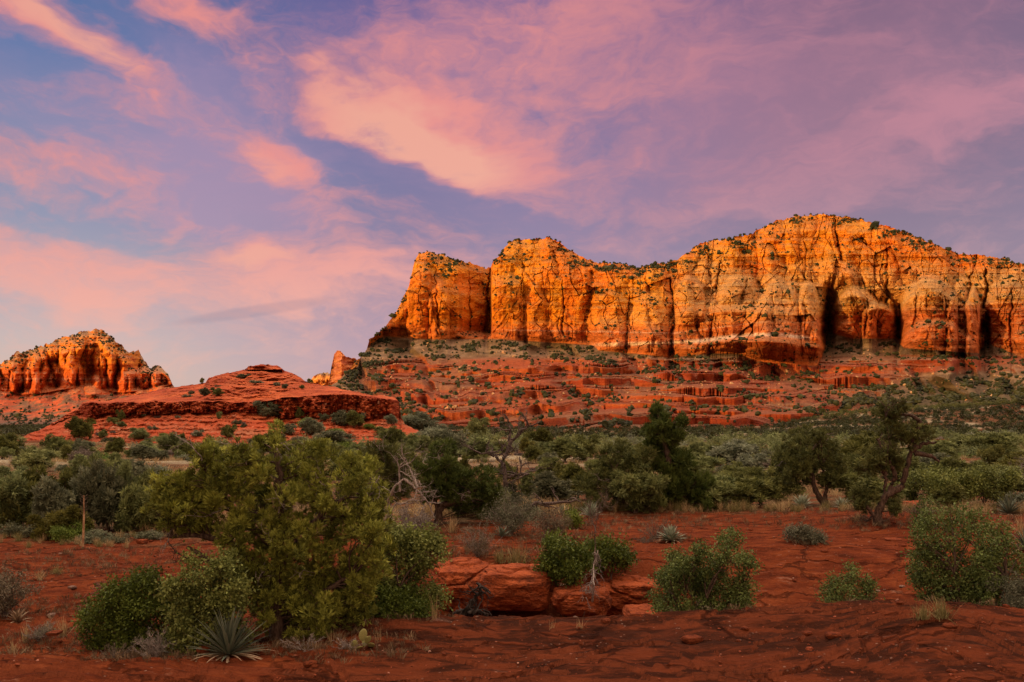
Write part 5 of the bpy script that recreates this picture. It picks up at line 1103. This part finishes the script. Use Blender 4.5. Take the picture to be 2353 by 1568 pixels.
deadwood('fallen_log', 'dark fallen log with broken twigs at the back of the clearing', 'log', 1270, 1172, 23.8, [[(1205, 1170), (1230, 1160), (1270, 1155), (1335, 1148)], [(1215, 1172), (1200, 1180), (1185, 1188)]], .10, B_DGREY, 133, 12, .6, 1, up=-.05)
deadwood('charred_stump', 'blackened spiky stump below the red boulder', 'stump', 1085, 1440, 12.5, [[(1060, 1440), (1072, 1405), (1092, 1375), (1106, 1350), (1100, 1340)], [(1072, 1410), (1050, 1400), (1040, 1415)], [(1080, 1400), (1110, 1405), (1130, 1425)]], .06, B_CHAR, 134, 26, .32, 2, up=-.05)
deadwood('bare_stalk', 'leafless brown shrub on a single thin stalk between two dark bushes', 'dead shrub', 1368, 1300, 15.4, [[(1366, 1300), (1368, 1260), (1366, 1230), (1370, 1190), (1374, 1160)], [(1368, 1220), (1358, 1190), (1356, 1165)], [(1369, 1200), (1384, 1175), (1390, 1155)]], .016, B_TWIG, 135, 40, .30, 2, .5, .8)
deadwood('broken_snag', 'pale broken stick above a hanging grey mat of dead twigs', 'dead wood', 1362, 1385, 15.0, [[(1360, 1385), (1362, 1340), (1366, 1300), (1378, 1268)], [(1362, 1340), (1350, 1350), (1345, 1370)]], .022, B_GREY, 136, 40, .28, 2, .5, -.6)
deadwood('brush_pile', 'low heap of grey dead branches by the tall pine', 'dead wood', 1650, 1180, 26.2, [[(1600, 1180), (1640, 1170), (1690, 1178)], [(1620, 1182), (1660, 1175), (1710, 1180)], [(1540, 1180), (1580, 1174), (1620, 1180)]], .04, B_GREY, 137, 36, .55, 2, 1.0, .1)
deadwood('dead_limb', 'long dark bare limb reaching left out of the large juniper', 'dead wood', 440, 1320, 11.3, [[(520, 1330), (450, 1290), (415, 1265), (390, 1238)], [(470, 1300), (430, 1290), (400, 1282)]], .016, B_CHAR, 138, 8, .25, 2)
# twiggy grey shrubs
def twig_shrub(label, X, Yb, d, H, R, seed, mat, lmat, leaf=300, name='sagebrush', group=None, cat='shrub'):
    rng = np.random.default_rng(seed); bx, by, _ = W(X, Yb, d); bz = gz(bx, by) - .02; root = bpy.data.objects.new(name, None); link(root); root.location = (bx, by, bz); props(root, label, cat, group); A = Acc(); P = []
    for _ in range(26):
        a = rng.uniform(0, 2 * pi); r = R * rng.random() ** .5; e = np.array([r * cos(a), r * sin(a), H * rng.uniform(.55, 1.0) * (1 - .35 * (r / R) ** 2)]); s = np.array([rng.normal(0, .05 * R), rng.normal(0, .05 * R), 0]); pth = bez(s, s + e * np.array([.2, .2, .4]), e * .6 + rng.normal(0, .06 * H, 3), e, 6); A.tube(pth, np.linspace(.012 * H + .002, .002, 6), 3)
        for _ in range(7):
            q = pth[rng.integers(2, 6)]; t = q + unit(e / np.linalg.norm(e) + rng.normal(0, .5, 3)) * H * rng.uniform(.12, .3); A.tube([q, (q + t) / 2 + rng.normal(0, .01, 3), t], [.0035, .0028, .0012], 3); P.append(t); P.append((q + t) / 2)
    child('stems', A.mesh('twig_stems', mat), root)
    if leaf:
        P = np.array(P); C = P[rng.integers(0, len(P), leaf)] + rng.normal(0, .03 * H, (leaf, 3)); V, lv = tufts(C, unit(C + np.array([0, 0, H])), np.full(leaf, .10 * H) * rng.uniform(.6, 1.2, leaf), T_SMALL, rng); child('foliage', foliage_mesh('twig_leaves', V, lv, lmat), root)
    return root
def px(d, n): return n * d / F
for (label, X, Yb, d, h, w, seed, m1, lm, n) in [
    ('grey twiggy sagebrush left of the two yuccas', 356, 1498, 9.9, 62, 42, 141, B_GREY, L_SAGE, 260), ('low brown dry bush behind the grey sagebrush near the yuccas', 262, 1500, 10.0, 40, 60, 142, B_TWIG, L_MTWIG, 300),
    ('grey brown twiggy bush above the left end of the red boulder', 1098, 1286, 17.0, 78, 48, 143, B_GREY, L_MTWIG, 260), ('grey brush in front of the pale dead branches', 946, 1225, 19.5, 80, 50, 144, B_GREY, L_SAGE, 380), ('upright brown green bush on the clearing edge below the log', 1266, 1240, 19.2, 85, 40, 145, B_TWIG, L_MTWIG, 420),
    ('grey green bush behind the small agave below the dead tree', 1170, 1222, 20.6, 90, 55, 146, B_GREY, L_GREY, 700), ('thin reddish brown bush touching the silver agave', 1502, 1240, d_of(1502, 1240), 50, 45, 147, B_TWIG, L_MTWIG, 90), ('dense brown green bush cut by the left edge', 12, 1352, 12.6, 120, 60, 148, B_TWIG, L_MTWIG, 700),
    ('dark low bush right of the yuccas under the juniper', 700, 1478, 10.2, 36, 60, 149, B_GREY, L_MTWIG, 200), ('low grey dead twigs beside the prickly pear', 800, 1482, 10.1, 26, 40, 150, B_GREY, L_SAGE, 60), ('faint dry bush on the red slope behind the dark sprawling shrub', 250, 1345, 13.6, 52, 40, 151, B_TWIG, L_MTWIG, 120),
    ('bushy brown scrub inside the hollow below the left bank', 1035, 1335, 15.4, 34, 40, 152, B_TWIG, L_MTWIG, 260), ('low grey bush at the foot of the twisted juniper', 1990, 1212, 21.8, 22, 30, 153, B_TWIG, L_MTWIG, 200), ('small dark bush right behind the twisted juniper trunk', 2120, 1205, 22.2, 34, 36, 154, B_TWIG, L_MTWIG, 300),
    ('grey thin bush growing in the middle of the ragged green bush', 1600, 1440, 12.4, 130, 60, 155, B_GREY, L_MTWIG, 500), ('low grey bush in the near left corner', 90, 1455, 11.2, 44, 40, 156, B_GREY, L_GREY, 260), ('flat dark scrub spread below the silver agave', 1480, 1250, d_of(1480, 1250), 18, 40, 157, B_TWIG, L_MTWIG, 200)]:
    twig_shrub(label, X, Yb, d, px(d, h), px(d, w), seed, m1, lm, n)
# yuccas and agaves
rosette('yucca', 'big spiky blue green yucca with tan dead leaves spilling at its foot', 'yucca', 525, 1497, 9.9, .58, 95, L_YUC, 161, .030, dead=34)
rosette('yucca', 'smaller spiky yucca left of the big yucca', 'yucca', 432, 1477, 10.3, .48, 70, L_YUC, 162, .030, dead=10)
rosette('agave', 'silver blue agave alone on the red clearing', 'agave', 1541, 1246, d_of(1541, 1246), .40, 60, L_AGAVE, 163, .095, dead=18)
rosette('agave', 'pale agave in the grass left of the leaning double trunk', 'agave', 1843, 1172, 26.0, .46, 56, L_AGAVE, 164, .080, dead=10)
rosette('agave', 'pale agave in the grass right of the leaning double trunk', 'agave', 1934, 1174, 25.8, .36, 50, L_AGAVE, 165, .080, dead=8)
rosette('agave', 'small agave at the end of the fallen log', 'agave', 1320, 1178, 24.0, .32, 40, L_AGAVE, 166, .080)
rosette('agave', 'small agave just behind the fallen log', 'agave', 1293, 1160, 25.0, .30, 40, L_AGAVE, 167, .080)
rosette('yucca', 'spiky yucca between the log and the bare stalk', 'yucca', 1357, 1176, 24.5, .50, 60, L_AGAVE, 168, .04)
rosette('agave', 'narrow leaved agave among brush below the dead tree', 'agave', 1153, 1218, 20.0, .32, 26, L_YUC, 169, .09)
rosette('yucca', 'broad grey yucca mound by the right edge of the thicket', 'yucca', 2318, 1184, 24.8, .62, 90, L_YUC, 170, .035, dead=20)
rosette('yucca', 'yucca half hidden at the right edge behind the tallest bush', 'yucca', 2358, 1262, 17.5, .50, 60, L_YUC, 171, .035, dead=14)
rosette('agave', 'dead whitish agave lying at the left edge', 'agave', 40, 1340, 12.4, .24, 34, L_DEAD, 172, .07, curve=.5)
# grass tufts near the viewer
GM = [grass_mesh('grass_blades', 70, 1.0, .30, L_STRAW, 181 + i, .38, .010) for i in range(4)] + [grass_mesh('grass_blades', 110, 1.0, .45, L_GRASSG, 191 + i, .45, .010) for i in range(2)] + [grass_mesh('grass_blades', 16, 1.0, .5, L_STRAW, 195, .25, .008)]
def tuft(X, Yb, h, kind, label, group=None, d=None, wide=1.0):
    d = d or d_of(X, Yb); x, y, _ = W(X, Yb, d); o = bpy.data.objects.new('grass_tuft', GM[kind]); link(o); s = px(d, h); o.location = (x, y, gz(x, y)); o.scale = (s * wide, s * wide, s); o.rotation_euler = (0, 0, X * 1.7); props(o, label, 'grass', group)
for (X, Yb, h, k, lab, w) in [(60, 1478, 44, 0, 'tall straw grass tuft in the near left corner', 1), (145, 1462, 46, 1, 'straw grass tuft left of the dark sprawling shrub', 1), (190, 1450, 40, 2, 'straw tuft touching the dark sprawling shrub', 1), (30, 1500, 30, 3, 'low straw tuft at the left edge', 1.3), (290, 1440, 26, 5, 'greenish tuft under the dark sprawling shrub', 1.3),
    (1187, 1296, 46, 4, 'wide green yellow grass clump on top of the red boulder', 1.5), (1150, 1296, 34, 5, 'green grass clump left of the wide clump above the boulder', 1.4), (1268, 1449, 26, 6, 'few thin straws on the slab, left bunch', 1.3), (1331, 1446, 26, 6, 'few thin straws on the slab, right bunch', 1.6), (2165, 1424, 54, 4, 'long arching grass clump below the tallest bush', 1.3), (2120, 1430, 40, 5, 'low green grass left of the long arching clump', 1.3),
    (1000, 1425, 66, 6, 'tall dry straws at the left of the charred stump', .8), (985, 1200, 30, 1, 'straw tuft below the gnarled juniper', 1), (1040, 1225, 44, 0, 'tall straw tuft right of the gnarled juniper foot', 1), (1250, 1285, 50, 6, 'thin straws beside the dark lip bush', 1), (2345, 1230, 50, 2, 'yellow straw tuft at the right edge', 1), (870, 1478, 40, 6, 'thin straws right of the prickly pear', 1), (1970, 1200, 26, 1, 'straw tuft left of the twisted juniper foot', 1.2),
    (90, 1335, 26, 2, 'straw tuft beside the dead agave', 1.4), (130, 1320, 24, 4, 'grey green tuft on the red slope', 1.5), (110, 1450, 30, 1, 'short straw tuft between two taller ones', 1), (760, 1478, 34, 6, 'thin dry straws under the juniper', 1.2), (680, 1480, 30, 6, 'sparse straws between the yucca and the prickly pear', 1.3), (1120, 1415, 30, 4, 'grass at the right foot of the charred stump', 1.2)]:
    tuft(X, Yb, h, k, lab, wide=w)
rng = np.random.default_rng(9)
for i in range(190):                                                   # the fringe of tufts behind the clearing
    X = rng.uniform(1280, 2380) if i < 150 else rng.uniform(0, 330); 
    if i < 150: Y = 1174 + rng.normal(0, 2.5) + (6 if X > 2150 else 0); lab = 'dry grass tuft in the fringe behind the red clearing'; g = 'grass tufts behind the clearing'; h = rng.uniform(14, 32)
    else: Y = rng.uniform(1228, 1262); lab = 'dry grass tuft below the trees at the left'; g = 'grass tufts by the left trees'; h = rng.uniform(12, 24)
    tuft(X, Y, h, int(rng.choice([0, 1, 2, 3, 4, 5])), lab, g, wide=rng.uniform(.9, 1.6))
# grass beyond counting, on the flats
gp = []
for _ in range(22000):
    d = 24 + 190 * rng.random() ** 1.5; X = rng.uniform(-60, 2420); gp.append(((X - XC) / F * d, d))
gp = np.array(gp); gd = fbm(gp[:, 0] / 9, gp[:, 1] / 9, octv=4, seed=501); ok = gd > -.08
ok &= ~((gp[:, 1] < 26.5) & (gp[:, 0] > 1.5)); ok &= ~((gp[:, 1] < 28) & (gp[:, 0] < -5) & (gp[:, 0] > -9)) 
for (d0, xa, xb, w_) in [(53, -60, -14, 1.5), (53, -9, 2.0, 1.5), (92, 30, 60, 2.6), (180, -110, -6, 8), (135, -82, -28, 4), (67, -24, -8, 1.3), (110, -8, 12, 2)]: ok &= ~((np.abs(gp[:, 1] - d0 - .05 * gp[:, 0]) < w_) & (gp[:, 0] > xa) & (gp[:, 0] < xb))
gp = gp[ok]; gzv = ground_z(gp[:, 0], gp[:, 1]); sc = rng.uniform(.18, .42, len(gp)) * (1 + .006 * gp[:, 1])
T_GRASS = [np.stack([np.array([b, b + np.array([w_ * .5, 0, .5]) + t * .5, b + t + np.array([0, 0, 1.]) * h_, b + np.array([-w_ * .5, 0, .5]) + t * .5]) for b, t, w_, h_ in [(rng.normal(0, .18, 3) * np.array([1, 1, 0]), rng.normal(0, .35, 3) * np.array([1, 1, 0]), rng.uniform(.05, .10), rng.uniform(.6, 1.0)) for _ in range(9)]]) for _ in range(4)]
V, lv = tufts(np.column_stack([gp, gzv - .02]), np.tile([0, 0, 1.], (len(gp), 1)) + rng.normal(0, .05, (len(gp), 3)), sc, T_GRASS, rng)
o = link(bpy.data.objects.new('dry_grass', foliage_mesh('dry_grass', V, lv, L_STRAW))); props(o, 'straw coloured grass covering the flats', 'grass', kind='stuff')
# prickly pear
rng = np.random.default_rng(21); x, y, _ = W(832, 1476, 10.1); root = link(bpy.data.objects.new('prickly_pear', None)); root.location = (x, y, gz(x, y)); props(root, 'small prickly pear with yellow green pads beside the juniper shade', 'cactus')
mp, N_, b_, _o = material('cactus_pad'); fcol, _c = N_.noise(N_.n('ShaderNodeTexCoord').outputs['Object'], 14, 4, .6); N_.put(b_.inputs['Base Color'], N_.mix(N_.sstep(fcol, .35, .65), (.16, .20, .07), (.42, .40, .16))); b_.inputs['Roughness'].default_value = .6
for (dx_, dz, r, tilt, rz) in [(-.10, .06, .055, .3, .4), (.03, .10, .05, -.2, -.3), (.02, .20, .06, .15, .2), (.10, .05, .055, .9, .1), (.07, .13, .045, .5, .6), (-.03, .04, .045, 1.1, .9)]:
    V = CSV.copy(); A_, fq = V, CSF; u = unit(V); me = rock_mesh('cactus_pad', 3, 2, 1.25, .04, mp); o = child('pad', me, root); o.scale = (r * .8, r * .22, r); o.location = (dx_, rng.normal(0, .03), dz); o.rotation_euler = (tilt, .2, rz)
# dead agave stalk standing among the left trees
x, y, _ = W(190, 1232, 21.0); root = link(bpy.data.objects.new('agave_stalk', None)); root.location = (x, y, gz(x, y)); props(root, 'thin tan dried flower stalk standing among the left trees', 'plant stalk')
A = Acc(); A.tube([(0, 0, 0), (.02, 0, .4), (.03, 0, .8), (.03, 0, 1.32)], [.030, .027, .022, .012], 7, rng, .08); child('stalk', A.mesh('stalk', B_TAN), root)
A = Acc()
for i in range(26): z = .75 + .57 * i / 26; a = i * 2.4; A.tube([(.03, 0, z), (.03 + .06 * cos(a), .06 * sin(a), z + .03), (.03 + .09 * cos(a), .09 * sin(a), z + .05)], [.005, .004, .012], 4)
child('seed_pods', A.mesh('seed_pods', B_TWIG), root)
# rocks
def rock(label, X, Y, d, w, h, dep, seed, flat=.8, rz=0, mat=None, name='boulder', cr=.0, box=.25, z=None, group=None, rough=.28, cat=None):
    s = d / F; x, y, zz = W(X, Y, d); o = link(bpy.data.objects.new(name, rock_mesh(name, seed, 5 if w > 45 else 2, 1, rough, mat or M_STONE, cr, box))); o.scale = (w * s, dep, h * s); o.location = (x, y, zz if z is None else gz(x, y) + z); o.rotation_euler = (0, 0, rz); props(o, label, cat or ('boulder' if w > 20 else 'stone'), group); return o
rock('big rounded red sandstone boulder bulging from the far bank of the hollow', 1185, 1348, 15.9, 98, 54, .85, 211, cr=.10, box=.30, rough=.22)
rock('broad red rock bank left of the big rounded boulder', 1070, 1345, 16.4, 88, 62, .9, 212, cr=.12, box=.35)
rock('low red rock shelf right of the big rounded boulder', 1335, 1380, 15.4, 74, 36, .6, 213, cr=.1, box=.4)
rock('cracked red rock bank below the right dark bush', 1440, 1372, 16.2, 96, 52, .8, 214, cr=.14, box=.4, rough=.35)
rock('flat red rock at the mouth of the hollow', 1480, 1415, 14.6, 50, 20, .5, 215, box=.4)
rock('small squat red block on the lip of the near slab', 1648, 1418, 11.6, 17, 7, .10, 216, box=.6)
rock('brown square block on the red slope at the left', 326, 1246, d_of(326, 1250), 12, 7, .16, 217, box=.7)
rock('small stone beside the brown square block', 347, 1244, d_of(347, 1248), 5, 3.5, .06, 218, box=.5)
rock('red block propped beside the big yucca', 470, 1492, 9.95, 16, 9, .10, 219, box=.6)
rock('flat orange slab at the foot of the twisted juniper', 2072, 1222, 20.9, 26, 5, .30, 220, box=.7)
rock('second flat slab right of the twisted juniper foot', 2100, 1214, 21.4, 22, 5, .26, 221, box=.7)
rock('dark slab edge in front of the twisted juniper', 2050, 1240, 19.4, 24, 3, .24, 222, box=.7)
rock('small red stone left of the silver agave', 1345, 1262, d_of(1345, 1262), 5, 3, .05, 223)
rock('dark flat chip in the near left slab', 125, 1455, 11.0, 16, 4, .10, 224, box=.6)
rock('reddish mound behind the clearing right of the twisted juniper', 2110, 1165, 27.5, 34, 14, .6, 225, box=.3)
rng = np.random.default_rng(31); SM = [rock_mesh('stone', 240 + i, 1, .55, .35, M_STONE, 0, .4) for i in range(5)]; SP = [rock_mesh('stone', 250 + i, 1, .5, .3, M_PSTONE, 0, .4) for i in range(3)]
zones = [(1500, 2340, 1190, 1400, 54, 'small stone lying on the red clearing', 'stones on the clearing', .3), (0, 400, 1260, 1480, 46, 'small stone on the red slope at the left', 'stones on the left slope', .2), (700, 2340, 1430, 1560, 18, 'small stone on the near slab', 'stones on the near slab', .06), (1280, 1520, 1340, 1420, 40, 'loose stone in the hollow', 'stones in the hollow', .4)]
for (xa, xb, ya, yb2, n, lab, g, pf) in zones:
    for i in range(n):
        X = rng.uniform(xa, xb); Y = rng.uniform(ya, yb2); d = d_of(X, Y); x, y, _ = W(X, Y, d); pale = rng.random() < pf; o = link(bpy.data.objects.new('stone', (SP if pale else SM)[int(rng.integers(0, 3))])); s = rng.lognormal(-3.35, .5); o.scale = (s * 1.3, s, s * .8); o.location = (x, y, gz(x, y) + s * .15); o.rotation_euler = (0, 0, rng.uniform(0, 6)); props(o, ('pale ' if pale else 'red ') + lab, 'stone', ('pale ' if pale else 'red ') + g)

# gravel and litter too fine to count
rng = np.random.default_rng(63); gv = []
for _ in range(4200):
    d = 8.4 + 17 * rng.random() ** 1.2; X = rng.uniform(-80, 2430); gv.append(((X - XC) / F * d, d))
gv = np.array(gv); k_ = fbm(gv[:, 0] / 1.6, gv[:, 1] / 1.6, octv=4, seed=601) > .02; gv = gv[k_]; Sg = rng.lognormal(-4.75, .45, len(gv)) * (.7 + gv[:, 1] / 22); Pg_ = np.column_stack([gv, ground_z(gv[:, 0], gv[:, 1]) + Sg * .2])
mg, Ng, bg_, _o = material('gravel'); lvn = Ng.n('ShaderNodeAttribute', attribute_name='lv').outputs['Fac']
Ng.put(bg_.inputs['Base Color'], Ng.ramp(lvn, [(0, (.06, .018, .010)), (.55, (.22, .055, .022)), (.90, (.28, .08, .04)), (.995, (.38, .22, .16))]))
o = link(bpy.data.objects.new('gravel', blobs_mesh('gravel', Pg_, Sg, mg, rng, .35, .6))); props(o, 'loose red gravel strewn over the near ground', 'gravel', kind='stuff')
lt = []
for (X, Y, d, R, n) in [(640, 1470, 11.0, 1.5, 420), (485, 1440, 10.2, .6, 120), (300, 1438, 10.7, .8, 160), (940, 1340, 12.0, .8, 120), (1290, 1280, 16.5, 1.0, 140), (1620, 1415, 12.2, .9, 160), (1960, 1430, 12.3, .5, 70), (2230, 1400, 12.6, 1.3, 260), (1858, 1250, 19, .5, 50), (2018, 1217, 21.4, 1.3, 160), (1541, 1246, 19.5, .6, 60), (100, 1450, 11, 1.4, 260), (40, 1330, 13, 1.2, 240), (1080, 1270, 17.5, 1.6, 340), (1250, 1210, 20, 1.6, 300), (960, 1210, 20.5, 1.8, 320), (180, 1260, 19, 3.0, 420), (350, 1490, 10, .8, 160), (800, 1480, 10.2, 1.0, 200), (1400, 1190, 23, 3, 300), (2200, 1190, 23.5, 3, 360), (1800, 1180, 24.5, 4, 360)]:
    x, y, _ = W(X, Y, d); a = rng.uniform(0, 2 * pi, n); r = R * rng.random(n) ** .6; lt.append(np.column_stack([x + r * np.cos(a), y + r * .7 * np.sin(a), np.full(n, .35 + .02 * d)]))
lt = np.concatenate(lt); P_ = np.column_stack([lt[:, :2], ground_z(lt[:, 0], lt[:, 1]) - .01]); V, lv = tufts(P_, np.tile([0, 0, 1.], (len(P_), 1)) + rng.normal(0, .25, (len(P_), 3)), lt[:, 2] * rng.uniform(.05, .24, len(P_)), T_GRASS, rng)
o = link(bpy.data.objects.new('ground_litter', foliage_mesh('ground_litter', V, lv, leaf_mat('litter', (.05, .032, .02), (.26, .18, .095), .1)))); props(o, 'dry litter and short dead grass under the bushes', 'litter', kind='stuff')
